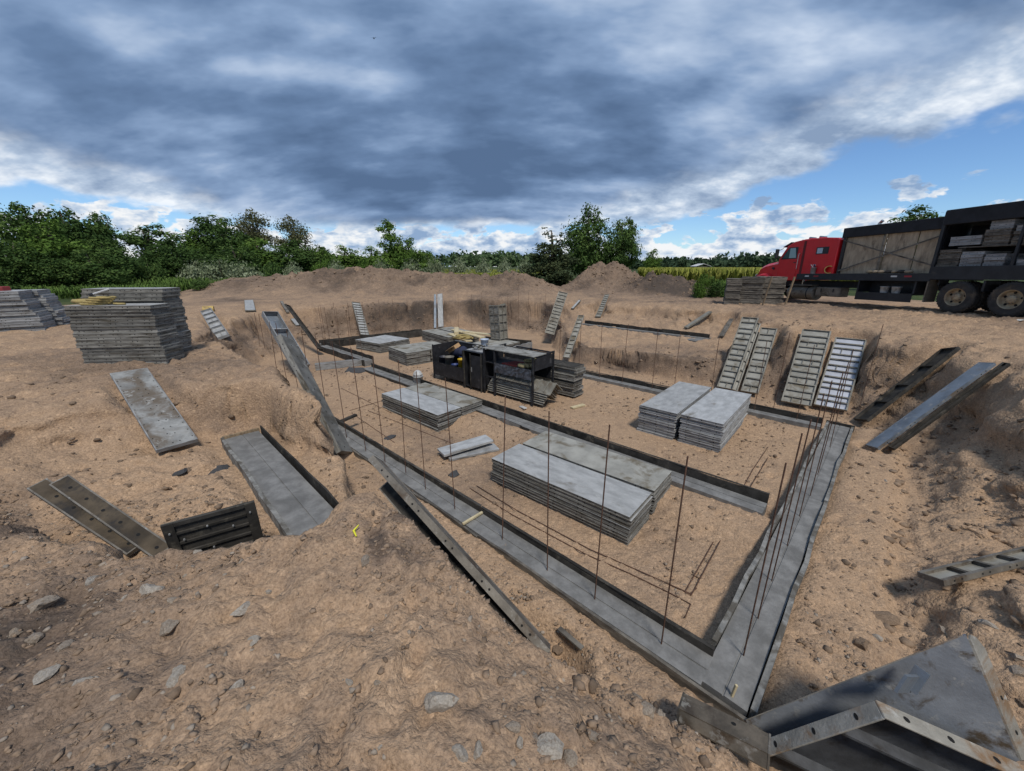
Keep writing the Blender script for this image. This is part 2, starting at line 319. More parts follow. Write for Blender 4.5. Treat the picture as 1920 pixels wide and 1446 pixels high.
def height(x, y, fine=True):
    x = np.asarray(x, float); y = np.asarray(y, float)
    w = 0.0; s_ = 0.0
    for a, b, z in PLAT:
        k_ = 1/((x-a)**2+(y-b)**2+0.25)**1.5; w = w+k_; s_ = s_+k_*z
    pl = s_/w
    far = np.clip((np.hypot(x, y)-22)/12, 0, 1)
    near = 1-far
    xw = x+fbm(x, y, 0.7, 2)*0.30*near; yw = y+fbm(x+31, y+12, 0.7, 2)*0.30*near
    hill = 0.0
    for a, b, h_, sx, sy in MOUND: hill = hill+h_*np.exp(-(np.abs((xw-a)/sx)**2.2+np.abs((yw-b)/sy)**2.2)*0.62)
    clump = fbm(x, y, 1.3, 5, 0.62)
    pl = pl+hill*(1+0.16*clump)
    tp = bank(xw, yw, PB, PR, 0.55); tl = bank(xw, yw, LB, LR, 0.4); tt = bank(xw, yw, TB, TR, 0.6)
    tp = np.clip(tp+(fbm(x+3, y, 0.8, 2, 0.5))*0.30*np.sin(np.pi*tp), 0, 1)
    tl = np.clip(tl+(fbm(x+8, y, 0.8, 2, 0.5))*0.30*np.sin(np.pi*tl), 0, 1)
    wc = np.clip((np.hypot(x-0.9, y-1.3)-2.3)/1.2, 0, 1); nn_ = fbm(x+50, y+20, 0.5, 2, 0.5)
    tp = tp*(1-wc)+wc*cut(tp, nn_); stp = STEEP[0]*wc; tl = cut(tl, nn_); stp = np.maximum(stp, STEEP[0]); tt = tt*0.3+0.7*cut(tt, nn_); stp = np.maximum(stp, STEEP[0]); calm = 1-0.6*np.clip(stp*1.5, 0, 1)
    lev_l = 0.72+np.clip((x*0.7+y*0.71-12.2)*0.06, 0, 0.3)
    z = np.minimum(pl*tp, lev_l+(pl-lev_l)*tl)
    z = np.minimum(z, 0.90+(pl-0.90)*np.clip(tt, 0, 1))
    slope = np.sin(np.pi*tp)**1.0
    if fine:
        near0 = near; near = near*calm
        rough = near*(0.35+0.65*np.clip(tp*1.6, 0, 1))
        bil = lambda sc, o: 0.5-np.abs(fbm(x+sc, y-sc, sc, o, 0.55))*1.6
        z = z+rough*(fbm(x, y, 0.8, 3)*0.06+fbm(x, y, 3.1, 4, 0.6)*0.05+bil(1.6, 3)*0.07+bil(4.2, 3)*0.045)+near*(fbm(x+9, y, 9.0, 4, 0.62)*0.03+bil(2.6, 2)*0.02)
        z = z-rough*0.06
        sa_, ca_ = math.sin(0.9), math.cos(0.9); al, ac = x*ca_+y*sa_, -x*sa_+y*ca_; dm = np.clip(1-np.hypot((x-6.5)/2.6, (y-4.6)/3.0), 0, 1)+np.clip(1-np.hypot((x+5.2)/2.2, (y-4.4)/1.6), 0, 1)
        z = z+np.clip(dm*2, 0, 1)*(fbm(al*0.35, ac*2.6, 1.0, 3)*0.07+fbm(al*0.8, ac*7.0, 1.0, 2)*0.035)
        z = z+near*(1-rough)*(np.clip(0.3-np.abs(fbm(x+3, y+60, 3.4, 2)), 0, 1)*-0.07+fbm(x, y+9, 1.4, 3)*0.03)
        cr = fbm(x+40, y+7, 2.2, 5, 0.65); z = z-near*np.clip(-cr-0.22, 0, 1)*0.12*(0.3+rough)
        gul = fbm(x*1.0+2, y*1.0+2, 1.7, 5, 0.62); z = z+near*slope*(gul*0.11-np.clip(np.abs(fbm(x+7, y, 0.9, 4))*-6+1, 0, 1)*0.10)
        lump = np.clip(hill, 0, 1.2); z = z+lump*(fbm(x, y, 2.2, 4, 0.65)*0.26+fbm(x+5, y+3, 0.9, 2)*0.16)
        z = z+far*fbm(x, y, 0.05, 2)*0.12*np.clip((np.hypot(x, y)-40)/40, 0, 1)
    for ax, ay, bx, by, hw, zt in FILL:              # soil trodden up against the form boards
        ex, ey = bx-ax, by-ay; t = np.clip(((x-ax)*ex+(y-ay)*ey)/(ex*ex+ey*ey), 0, 1); dd = np.hypot(x-ax-t*ex, y-ay-t*ey)
        k_ = 1-np.clip((dd-hw)/0.45, 0, 1); z = np.maximum(z, k_*k_*(3-2*k_)*(zt+0.05*fbm(x, y, 2.0, 3)))
    # pads: the ground is levelled beneath the footings, stacks and panels
    for ax, ay, bx, by, hw, zt in PADS:
        ex, ey = bx-ax, by-ay; L2 = ex*ex+ey*ey; g_ = hw+.25
        mk = np.nonzero((x > min(ax, bx)-g_) & (x < max(ax, bx)+g_) & (y > min(ay, by)-g_) & (y < max(ay, by)+g_))
        if not len(mk[0]): continue
        xm, ym, zm = x[mk], y[mk], z[mk]
        t = np.clip(((xm-ax)*ex+(ym-ay)*ey)/L2, 0, 1); dd = np.hypot(xm-ax-t*ex, ym-ay-t*ey)
        k_ = 1-np.clip((dd-hw)/0.22, 0, 1); k_ = k_*k_*(3-2*k_); zz = zt[0]+(zt[1]-zt[0])*t
        z[mk] = zm*(1-k_)+np.minimum(zm, zz)*k_
    return z
PADS = []
FILL = [(1.35, 2.0, -3.2, 6.55, .22, .17), (2.55, 2.3, 7.9, 7.6, .20, .18), (3.35, 4.6, -5.4, 12.75, .22, .15), (6.7, 7.7, 1.0, 13.0, .14, .13)]
def H(x, y): return float(height(np.array([x]), np.array([y]))[0])
# leaning forms: label, foot pixel, foot height, head pixel, length, width
_tt = np.concatenate([np.linspace(1.2, 8, 500), np.linspace(8, 40, 700)])
def hit(px, py):                                     # where that direction meets the ground
    r_ = ray(px, py).normalized(); x_, y_, z_ = r_.x*_tt, r_.y*_tt, EYE+r_.z*_tt; d_ = z_-height(x_, y_); i = int(np.argmax(d_ < 0))
    return Vector((x_[i], y_[i], EYE+r_.z*_tt[i]))
LEANERS = []
def leanpx(label, bp, zb, tp, L, w_, **kw): LEANERS.append(((label, bp, zb, tp, L, w_), kw))
leanpx('first ribbed grey panel leaning on the right bank, farthest from the truck wheels', (1360, 729), .1, (1407, 597), 2.6, .46, ribs=12, mats='WARM')
leanpx('narrow ribbed channel tight beside the first leaning panel on the right bank', (1376, 733), .1, (1420, 607), 2.5, .16, ribs=6, mats='WARM', verts=0, roll=.5)
leanpx('second ribbed panel leaning on the right bank, narrow one', (1405, 737), .1, (1442, 617), 2.4, .44, ribs=9, mats='WARM')
leanpx('wide ribbed panel leaning on the right bank, third of four', (1492, 758), .1, (1531, 621), 2.5, .66, ribs=11, mats='WARM')
leanpx('brightest bluish ribbed panel leaning behind the cluster of dowels', (1556, 766), .1, (1595, 637), 2.5, .68, ribs=11, mats='BRIGHT')
leanpx('dark narrow panel leaning on the far right bank below the truck', (1616, 790), .1, (1785, 656), 2.5, .42, ribs=3, mats='DK', verts=0, roll=-.42, t_=.07)
leanpx('wide blue grey beam leaning on the right bank, lowest of the three', (1637, 841), .12, (1853, 684), 2.62, .26, ribs=0, mats='BL', up='face', roll=-.25, cat='steel channel', name='steel_channel')
leanpx('thin dark rail leaning right beside the blue grey beam', (1672, 842), .15, (1888, 684), 2.6, .11, ribs=0, mats='DK', cat='steel channel', name='steel_channel')
leanpx('grey channel with cross ribs lying on the slope at the right edge', (1745, 1090), .5, (1990, 1030), 1.9, .22, ribs=4, mats='OLD', verts=0, roll=-.35)
leanpx('ladder like ribbed panel leaning at the back right corner of the pit', (1030, 627), .5, (1056, 549), 2.5, .46, ribs=12, mats='RR', verts=0, roll=.3)
leanpx('pale strip lying beside the ladder like panel at the back', (1033, 628), .6, (1051, 607), .9, .1, ribs=0, mats='LI', up='face', ground=True)
leanpx('narrow panel leaning at the left end of the ledge', (1062, 672), .2, (1090, 593), 2.5, .26, ribs=9, mats='WARM', verts=0)
leanpx('narrow panel lying on the slope above the ledge', (1121, 596), 1.0, (1138, 555), 2.3, .28, ribs=9, mats='WARM', verts=0, ground=True)
leanpx('small pale plank lying on the slope left of the ledge', (1073, 581), 1.5, (1087, 566), 1.1, .14, ribs=0, mats='LI', up='face', ground=True)
leanpx('long grey plank lying down from the truck bank to the ledge', (1286, 617), .95, (1332, 588), 2.2, .22, ribs=0, mats='RR', up='face', ground=True)
leanpx('weathered board lying on the slope right of the ledge', (1352, 634), .95, (1371, 602), 1.8, .16, ribs=0, mats='GW', up='face', ground=True)
leanpx('white ribbed panel leaning on the back wall at the left', (684, 629), .25, (667, 568), 2.6, .44, ribs=12, mats='LI', verts=0, roll=.2)
leanpx('dark beam leaning into the pit beyond the left panels', (600, 656), .25, (538, 573), 3.2, .26, ribs=0, mats='DK', roll=.5, cat='steel channel', name='steel_channel')
leanpx('small pale board behind the dark beam', (560, 612), 1.0, (550, 600), .5, .36, ribs=0, mats='LI', up='face', ground=True)
leanpx('pale scrap plank at the top of the dark beam', (540, 588), 1.6, (528, 568), .8, .14, ribs=0, mats='GW', up='face', ground=True)
leanpx('open box form leaning on the left bank, upper one', (564, 692), .3, (505, 592), 2.75, .52, ribs=2, mats='BE', t_=.20, verts=0, roll=.12)
leanpx('long pale panel leaning on the left bank, reaching the footing', (642, 852), .22, (531, 638), 2.75, .42, ribs=0, mats='EE', up='face', t_=.10, roll=.75, face_holes=1)
leanpx('left half of the upright pair standing at the back wall', (816, 616), .3, (816, 553), 2.4, .13, ribs=0, mats='BL', up='face')
leanpx('right half of the upright pair standing at the back wall', (827, 614), .3, (825, 552), 2.4, .30, ribs=0, mats='FE', up='face', roll=-.2)
leanpx('short grey ribbed panel tipped on the left slope', (420, 636), 1.62, (388, 586), 1.5, .42, ribs=5, mats='FE', t_=.09, roll=-.3, ground=True)
leanpx('small grey plate stuck in the slope at the left rim', (470, 585), 1.75, (467, 566), .7, .42, ribs=0, mats='LI', up='face', ground=True)
leanpx('grey panel with rows of bolt holes lying on the left bank', (334, 839), .97, (243, 700), 2.5, .50, ribs=0, mats='FD', up='face', face_holes=4)
leanpx('pale upper beam leaning over the dark soil heap towards the footing', (1022, 1226), .22, (700, 868), 2.6, .30, ribs=0, mats='OO', up='face', t_=.07, roll=.85, cat='steel channel', name='steel_channel')
leanpx('lower beam with bolt holes leaning over the dark soil heap', (1010, 1236), .16, (730, 912), 2.4, .20, ribs=0, mats='DO', up='face', t_=.12, roll=-.55, face_holes=1, cat='steel channel', name='steel_channel')
leanpx('left plank with bolt holes sticking out of the trench, rusty', (258, 1032), .95, (73, 911), 1.5, .16, ribs=0, mats='RP', up='face', t_=.04, roll=-.25, face_holes=1, cat='steel channel', name='steel_channel')
leanpx('right plank with bolt holes in the trench, half dark', (310, 1040), .95, (114, 904), 1.65, .16, ribs=0, mats='RP', up='face', t_=.04, roll=-.25, face_holes=1, cat='steel channel', name='steel_channel')
LEAN = {}
for sp, kw in LEANERS:
    if kw.pop('ground', False): B_, T_ = hit(*sp[1])+Vector((0, 0, .03)), hit(*sp[3])+Vector((0, 0, .05))
    else: B_ = at(*sp[1], sp[2]); T_ = reach(B_, *sp[3], sp[4])
    LEAN[sp[0]] = (B_, T_); g_ = .13 if (T_-B_).z > .8 else .05
    PADS.append((B_.x, B_.y, T_.x, T_.y, sp[5]/2+(.10 if 'dark soil heap' in sp[0] else .03), (B_.z-g_*(2.4 if 'dark soil heap' in sp[0] else 1), T_.z-g_*(2.4 if 'dark soil heap' in sp[0] else 1))))
_sa = at(421, 824, .92); _sd = (at(545, 997, .92)-_sa).normalized(); _ss = Vector((-_sd.y, _sd.x, 0)); _sa = _sa+_ss*.26; _sb = _sa+_sd*3.35
PADS.append((_sa.x, _sa.y, _sb.x, _sb.y, .36, (.8, .8)))
PADS.append((-2.55, 3.1, -3.15, 2.85, .1, (.7, .7)))
PADS.append((2.2, 1.75, 3.3, 1.35, .3, (.05, .30)))
def lines(seg, lo_far, hi_far):
    out = []; a = seg[0][0]
    for s0, s1, st in seg: out += list(np.arange(s0, s1-1e-6, st))
    out.append(seg[-1][1]); st = seg[-1][2]; v = out[-1]
    while v < hi_far: st *= 1.075; v += st; out.append(v)
    st = seg[0][2]; v = out[0]; pre = []
    while v > lo_far: st *= 1.075; v -= st; pre.append(v)
    return np.array(pre[::-1]+out)
gx = lines([(-11, -4.5, 0.055), (-4.5, 4.5, 0.034), (4.5, 11, 0.05), (11, 16, 0.09)], -2500, 2500)
gy = lines([(0.5, 5, 0.03), (5, 14, 0.05), (14, 33, 0.085)], -400, 3500)
GX, GY = np.meshgrid(gx, gy); shp = GX.shape
GZ = height(GX.ravel(), GY.ravel())
# broken cut faces: the steep parts are pushed in and out, layer by layer
fx_, fy_ = GX.ravel().copy(), GY.ravel().copy()
tq = np.maximum(np.sin(np.pi*bank(fx_, fy_, PB, PR, 0.5)), np.maximum(np.sin(np.pi*bank(fx_, fy_, LB, LR, 0.5)), np.sin(np.pi*bank(fx_, fy_, TB, TR, 0.5))))*np.clip((np.hypot(fx_-.9, fy_-1.3)-2.0)/1.5, 0, 1)
n1 = fbm(fx_*1.4+fy_*1.1, GZ*4.5, 1.2, 3, 0.55); n2 = fbm(fx_*1.2-fy_*1.4+40, GZ*4.5+9, 1.2, 3, 0.55)
GX = (fx_+tq*n1*0.17).reshape(shp); GY = (fy_+tq*n2*0.17).reshape(shp)
# a fine clod layer where the grid is fine enough to carry it
nearw = np.clip((9-np.hypot(GX.ravel(), GY.ravel()))/4, 0, 1)
cl = fbm(GX.ravel()+2, GY.ravel()+3, 14.0, 3, 0.6); GZ = GZ+nearw*np.clip(cl-0.12, 0, 1)*0.055
# boot prints trodden into the pit floor and the near ground
GZ = GZ.reshape(shp); rf = np.random.default_rng(5)
def prints(n_, x0, x1, y0, y1):
    for _ in range(n_):
        px_, py_, a_ = rf.uniform(x0, x1), rf.uniform(y0, y1), rf.uniform(0, 6.283)
        for st in range(rf.integers(2, 6)):
            px_ += math.cos(a_)*.38+rf.normal()*.05; py_ += math.sin(a_)*.38+rf.normal()*.05; s2 = 1 if st % 2 else -1
            cx_, cy_ = px_-math.sin(a_)*.09*s2, py_+math.cos(a_)*.09*s2
            i0, i1 = np.searchsorted(gx, (cx_-.26, cx_+.26)); j0, j1 = np.searchsorted(gy, (cy_-.26, cy_+.26))
            if i1-i0 < 3 or j1-j0 < 3: continue
            dx_, dy_ = np.meshgrid(gx[i0:i1]-cx_, gy[j0:j1]-cy_); u_, v_ = dx_*math.cos(a_)+dy_*math.sin(a_), -dx_*math.sin(a_)+dy_*math.cos(a_)
            e_ = np.sqrt((u_/.15)**2+(v_/.062)**2); dp = rf.uniform(.014, .03)
            GZ[j0:j1, i0:i1] += -dp*np.clip(1.25-e_, 0, .5)*2+dp*.55*np.exp(-((e_-1.35)/.25)**2)
prints(60, -3, 7, 3.5, 12); prints(26, -5, 1.0, 1.0, 2.6); prints(24, 2.5, 6, 2.6, 7); prints(16, -6, -2.5, 3.2, 6); prints(20, -9, -4, 6, 9)
# wheel ruts on the plateau by the truck
for off_ in (13.6, 15.2, 12.4):
    for sgn in (0.0, 0.33):
        e_ = np.abs((GX-(off_+sgn))+(GY-12)*0.166+fbm(GX*0+3, GY, .15, 2)*.8); wgt = np.clip((GY-6)/3, 0, 1)*np.clip((24-GY)/4, 0, 1)
        GZ += wgt*(-.05*np.exp(-(e_/.11)**2)+.035*np.exp(-((e_-.21)/.09)**2))*(.7+.5*np.sin(GY*38))
GZ += np.clip((GX-8.5)/2, 0, 1)*np.clip((22-np.hypot(GX-10, GY-10))/10, 0, 1)*(fbm(GX, GY, 1.8, 4, .6)*.06+fbm(GX+4, GY, 5.0, 3, .6)*.025)
GZ = GZ.ravel()
me = bpy.data.meshes.new('ground'); nv = GX.size; ny, nx = shp
me.vertices.add(nv); me.vertices.foreach_set('co', np.stack([GX.ravel(), GY.ravel(), GZ], 1).astype(np.float32).ravel())
I = np.arange(nv).reshape(shp); quads = np.stack([I[:-1, :-1], I[:-1, 1:], I[1:, 1:], I[1:, :-1]], -1).reshape(-1, 4)
me.loops.add(quads.size); me.loops.foreach_set('vertex_index', quads.ravel().astype(np.int32))
me.polygons.add(len(quads)); me.polygons.foreach_set('loop_start', np.arange(0, quads.size, 4, dtype=np.int32))
me.polygons.foreach_set('use_smooth', np.ones(len(quads), bool)); me.update(calc_edges=True)
X, Y = GX.ravel(), GY.ravel()
# soil: 0 pale sand, 1 dark topsoil / damp clay ; grass: 1 on the fields
patch = fbm(X, Y, 0.35, 2, 0.5); p2 = fbm(X+11, Y+4, 0.8, 2, 0.5)
def blob(a, b, r_): return np.exp(-((X-a)**2+(Y-b)**2)/(r_*r_))
soil = 0.08+0.5*np.clip(patch+0.25*p2, 0, 1)
top = blob(-1.0, 2.8, 0.42)*np.clip(.55+2.2*fbm(X, Y, 3.0, 4, .6), 0, 1.1)+blob(-3.2, 2.2, 1.0)*0.55+blob(-5.5, 2.0, 1.6)*0.6+blob(0.9, 1.1, .7)*.25+0.12*np.clip((3.4-Y)/1.2, 0, 1)*np.clip((2.2-X)/1.5, 0, 1)
hillm = 0
for a, b, h_, sx, sy in MOUND: hillm = hillm+np.exp(-(((X-a)/sx)**2+((Y-b)/sy)**2)*0.5)
dmound = np.exp(-((X-11)/2.6)**2-((Y-27)/2.4)**2)
tpX = bank(X, Y, PB, PR, 0.5); tlX = bank(X, Y, LB, LR, 0.5)
damp = np.sin(np.pi*np.clip(tpX*1.35, 0, 1))*(0.6-0.35*np.clip((X-5)/2, 0, 1))*np.clip((Y-7)/4, 0, 1)
ttX = bank(X, Y, TB, TR, 0.5)
soil = soil+top*np.clip(0.9+1.6*p2, 0, 1.3)+0.32*np.clip(hillm, 0, 1)+0.75*dmound+0.75*damp-0.25*(ttX < 0.03)+0.16*np.clip((Y-16)/8, 0, 1)-0.12*(tpX < 0.02)-0.35*blob(7.6, 5.0, 2.6)-0.2*blob(5, 3, 1.5)
Rr = np.hypot(X, Y)
edge = (np.where(X < 14, 31.5+np.clip(-X-12, 0, 30)*-0.15, 24.0)+fbm(X, Y, 0.25, 3)*2.5)
gr = np.clip((Y-edge)/1.2, 0, 1)*(1-np.clip(hillm*1.6-0.25, 0, 1))
gr = np.maximum(gr, np.clip((-X-24-fbm(X, Y, .3, 3)*2.5)/1.5, 0, 1)*np.clip((Y-15)/2, 0, 1)*(1-np.clip(hillm*1.6-0.25, 0, 1)))
gr = np.maximum(gr, np.clip((Rr-45)/4, 0, 1)); gr = np.maximum(gr, np.clip((X-21)/2, 0, 1)*np.clip((Y-4)/5, 0, 1))
for nm, val in (('soil', soil), ('grass', gr)):
    at_ = me.attributes.new(nm, 'FLOAT', 'POINT'); at_.data.foreach_set('value', np.clip(val, 0, 1).astype(np.float32))
m_ = bpy.data.materials.new('earth'); m_.use_nodes = True; t = m_.node_tree; t.nodes.clear(); n = NT(t)
out = n.new('ShaderNodeOutputMaterial'); b = n.new('ShaderNodeBsdfPrincipled'); t.links.new(b.outputs[0], out.inputs[0])
co = n.new('ShaderNodeNewGeometry').outputs['Position']
asoil = n.new('ShaderNodeAttribute', attribute_name='soil').outputs['Fac']; agr = n.new('ShaderNodeAttribute', attribute_name='grass').outputs['Fac']
f1 = n.noise(co, 1.1, 3, 0.62); f2 = n.noise(co, 6.0, 4, 0.68); f3 = n.noise(co, 55.0, 2, 0.7)
fs = n.m('ADD', asoil, n.m('MULTIPLY', n.m('SUBTRACT', f1, 0.5), 0.9)); fs = n.m('ADD', fs, n.m('MULTIPLY', n.m('SUBTRACT', f2, 0.5), 0.8))
base = n.ramp(fs, [(0.0, (0.388, 0.267, 0.174)), (0.25, (0.310, 0.216, 0.146)), (0.5, (0.226, 0.163, 0.118)), (0.75, (0.155, 0.112, 0.083)), (1.0, (0.086, 0.068, 0.056))])
base = n.mix(1.0, base, n.ramp(f3, [(0.32, (0.72, 0.71, 0.70)), (0.5, (1, 1, 1)), (0.68, (1.22, 1.21, 1.19))]), 'MULTIPLY')
v1 = n.new('ShaderNodeTexVoronoi'); n.put(v1.inputs['Vector'], co); v1.inputs['Scale'].default_value = 27.0
base = n.mix(1.0, base, n.ramp(n.sep(v1.outputs['Color'])[0], [(0, (.88, .87, .86)), (.5, (1, 1, 1)), (.93, (1.07, 1.06, 1.05)), (1, (1.3, 1.3, 1.28))]), 'MULTIPLY')
field = n.ramp(n.noise(co, 0.35, 5, 0.6), [(0.3, (0.032, 0.05, 0.016)), (0.55, (0.055, 0.075, 0.025)), (0.75, (0.10, 0.10, 0.04))])
n.put(b.inputs['Base Color'], n.mix(n.ss(n.m('ADD', agr, n.m('MULTIPLY', n.m('SUBTRACT', f2, .5), .8)), 0.35, 0.65), base, field))
b.inputs['Roughness'].default_value = 0.95; b.inputs['Specular IOR Level'].default_value = 0.15
bp = n.new('ShaderNodeBump'); bp.inputs['Strength'].default_value = 0.85; bp.inputs['Distance'].default_value = 0.035
hh = n.m('SUBTRACT', n.m('ADD', n.m('MULTIPLY', f2, 0.35), n.m('MULTIPLY', n.noise(co, 26.0, 3, 0.72), 0.75)), n.m('MULTIPLY', v1.outputs['Distance'], 0.31))
n.put(bp.inputs['Height'], hh); t.links.new(bp.outputs[0], b.inputs['Normal'])
M_EARTH = m_; me.materials.append(m_)
ground = struct(obj('ground', me))
# ------------------------------------------------------------------ footings, form boards, rebar
def strip(name, label, a, b, side, w, zt, depth=0.2, key=True, cat='footing', segs=10):
    """poured footing between two form lines: a->b is one edge, `side` points to the other edge"""
    a = Vector((*a, 0)); b = Vector((*b, 0)); d_ = (b-a); L = d_.length; d_.normalize(); s_ = Vector((side[0], side[1], 0)).normalized()
    root = thing(name, label, cat, frame(Vector((a.x, a.y, zt-depth)), d_, s_, d_.cross(s_)) if d_.cross(s_).z > 0 else frame(Vector((b.x, b.y, zt-depth)), -d_, s_, (-d_).cross(s_)))
    mb = MB(); g0, g1 = (w*0.5-0.009, w*0.5+0.009) if key else (w*.5, w*.5)
    prof = [(0, 0), (0, depth), (g0, depth+.004), (g0+.003, depth-.006), (g1-.003, depth-.006), (g1, depth+.004), (w, depth), (w, 0)] if key else [(0, 0), (0, depth), (w, depth), (w, 0)]
    n_ = len(prof); vs = []; N = max(2, int(L/0.25))
    for i in range(N+1):
        for y_, z_ in prof: vs.append((L*i/N, y_, z_+(random.uniform(-.001, .001) if z_ > .05 else 0)))
    fs = [(i*n_+j, i*n_+j+1, (i+1)*n_+j+1, (i+1)*n_+j) for i in range(N) for j in range(n_-1)]+[tuple(range(n_)), tuple(N*n_+j for j in range(n_-1, -1, -1))]
    mb.add(vs, fs); part('pour', mb, M_CONC, root)
    return root
def boards(where, a, b, side, z0, h, th, m_, piece=2.44, cat='form board', wob=0.01, flange=0.0, name='form_board', frm='the near corner', word='dark'):
    """a run of boards on edge from a to b, each one a thing of its own"""
    a = Vector((*a, 0)); b = Vector((*b, 0)); d_ = (b-a).normalized(); L = (b-a).length; s_ = Vector((side[0], side[1], 0)).normalized(); n_ = max(1, round(L/piece)); l_ = L/n_
    for i in range(n_):
        p = a+d_*(l_*i+0.006)+s_*random.uniform(0, wob); q_ = a+d_*(l_*(i+1)-0.006)+s_*random.uniform(0, wob)
        M = frame(Vector((p.x, p.y, z0+random.uniform(-wob, wob))), (q_-p).normalized(), Vector((0, 0, 1)).cross((q_-p).normalized()), Vector((0, 0, 1)))
        sg = 1 if M.col[1].to_3d().dot(s_) > 0 else -1; ll = (q_-p).length; mb = MB(); N = 7
        top = [h+random.uniform(-.018, .014) for _ in range(N+1)]; bow = [math.sin(math.pi*j/N)*random.uniform(-.018, .022) for j in range(N+1)]
        vs = []
        for j in range(N+1):
            x_ = ll*j/N; y0, y1 = (bow[j], bow[j]+sg*th)
            vs += [(x_, y0, 0), (x_, y1, 0), (x_, y1, top[j]), (x_, y0, top[j])]
        fs = [(j*4+c_, j*4+(c_+1) % 4, (j+1)*4+(c_+1) % 4, (j+1)*4+c_) for j in range(N) for c_ in range(4)]+[(0, 1, 2, 3), (N*4+3, N*4+2, N*4+1, N*4)]
        mb.add(vs, fs)
        lab = f'{word} {cat} along {where}' + (f', {NTH[i]} from {frm}' if n_ > 1 else '')
        if flange:
            root = thing(name, lab, cat, M, f'{cat}s along {where}'); part('web', mb, m_, root)
            f_ = MB(); f_.b2(0, ll, min(0, sg*(th+flange)), max(0, sg*(th+flange)), h+.004, h+.012); part('flange', f_, m_, root)
        else: tag(obj(name, mb.mesh(name, m_), None, M), lab, cat, f'{cat}s along {where}')
def rod(p0, p1, r_=0.009, n=6): return MB().tube([p0, p1], r_, n)
V2 = lambda a, b, t: (a[0]+(b[0]-a[0])*t, a[1]+(b[1]-a[1])*t)
U = Vector((0.702, 0.713, 0)); V = Vector((-0.727, 0.686, 0)); NU = Vector((0.686, 0.727, 0))   # NU: across the V walls, away from the camera
def off(p, v, s_): return (p[0]+v[0]*s_, p[1]+v[1]*s_)
ZF = 0.2
# left footing: near corner to the far left
A0, A1 = (1.83, 2.61), (-7.35, 11.28); A0x = (2.12, 2.36)
strip('footing', 'long fresh grey concrete footing down the left side of the pit', off(A0, -NU, .33), off(A1, -NU, .33), NU, .33, ZF)
boards('the left footing, inner side', A0, A1, NU, 0.0, 0.275, 0.025, M_DARK, 2.9, flange=0.015)
boards('the left footing, outer side', off((2.17, 2.29), -NU, .335), off(A1, -NU, .335), -NU, -0.02, 0.222, 0.03, M_GWOOD, 3.6, name='form_plank', cat='form plank', word='muddy grey')
# right footing
B0, B1 = (1.93, 2.73), (7.2, 8.08); sr = (0.713, -0.702)
strip('footing', 'fresh grey concrete footing down the right side, full of rebar dowels', off(B0, (-.702, -.713), .44), B1, sr, .36, ZF)
boards('the right footing, inner side', B0, B1, (-.713, .702), 0.0, 0.25, 0.045, M_CEM, 3.6, word='cement crusted', frm='the near corner')
boards('the right footing, outer side', off(off(B0, (-.702, -.713), .42), sr, .365), off(B1, sr, .365), sr, 0.0, 0.25, 0.045, M_CEM, 3.8, word='cement crusted')
tag(obj('end_board', MB().b2(-.25, .25, -.02, .02, -.1, .13).mesh('end_board', M_DARK), None, frame(Vector((7.36, 7.98, .12)), Vector((.713, -.702, 0)), Vector((.702, .713, 0)), Vector((0, 0, 1)))), 'short dark board closing the far end of the right footing', 'form board')
# middle footing
I0, I1 = (3.87, 5.03), (-5.0, 13.25)
strip('footing', 'narrow grey footing running through the middle of the pit', off(I0, -NU, .33), off(I1, -NU, .33), NU, .33, ZF)
boards('the middle footing, back side', I0, I1, NU, 0.0, 0.315, 0.025, M_DARK, 3.0, frm='its free near end', flange=0.015)
boards('the middle footing, front side', off(I0, -NU, .335), off(I1, -NU, .335), -NU, -.02, 0.215, 0.025, M_DARK, 3.6, frm='its free near end', name='form_plank', cat='form plank', word='black')
J0, J1 = (-5.3, 14.3), (-8.4, 17.2)
strip('footing', 'short grey footing beyond the end of the middle one', off(J0, -NU, .33), off(J1, -NU, .33), NU, .33, ZF)
boards('the footing beyond the middle one, back', J0, J1, NU, 0.0, 0.34, 0.03, M_DARK, 2.2, frm='its near end')
boards('the footing beyond the middle one, front', off(J0, -NU, .335), off(J1, -NU, .335), -NU, 0, 0.235, 0.03, M_DARK, 2.2, frm='its near end', name='form_plank', cat='form plank')
# back footing
K0, K1 = (7.05, 8.08), (1.25, 13.4)
strip('footing', 'thin grey footing along the back of the pit', off(K0, -NU, .24), off(K1, -NU, .24), NU, .24, ZF)
boards('the back of the back footing', K0, K1, NU, 0.0, 0.30, 0.03, M_DARK, 2.7, frm='the right corner', flange=0.03)
# far cross footings
strip('footing', 'pale grey footing crossing left of the middle footing', (-7.1, 13.45), (-5.45, 14.35), (-.48, .88), .36, ZF)
boards('the near side of the far cross footing', (-7.1, 13.43), (-5.45, 14.33), (.48, -.88), 0, .25, .03, M_EDGEL, 3, word='grey')
F0, F1 = (-8.7, 17.3), (-4.7, 20.7)
strip('footing', 'far grey footing below the back wall of the pit', F0, F1, (-.65, .76), .33, ZF)
boards('the near side of the far footing', F0, F1, (.65, -.76), 0, .32, .03, M_DARK, 2.7, frm='the left corner')
boards('the far side of the far footing', off(F0, (-.65, .76), .34), off(F1, (-.65, .76), .34), (-.65, .76), 0, .34, .03, M_DARK, 2.7, frm='the left corner')
G0, G1 = (-1.4, 19.0), (0.75, 17.6)
boards('the far right bay, front', (0.0, 16.3), (0.95, 17.5), (-.7, .7), 0, .28, .05, M_EDGEL, 3, word='grey')
boards('the far right bay, back', G0, (0.9, 17.75), (.7, .7), 0, .3, .04, M_DARK, 3)
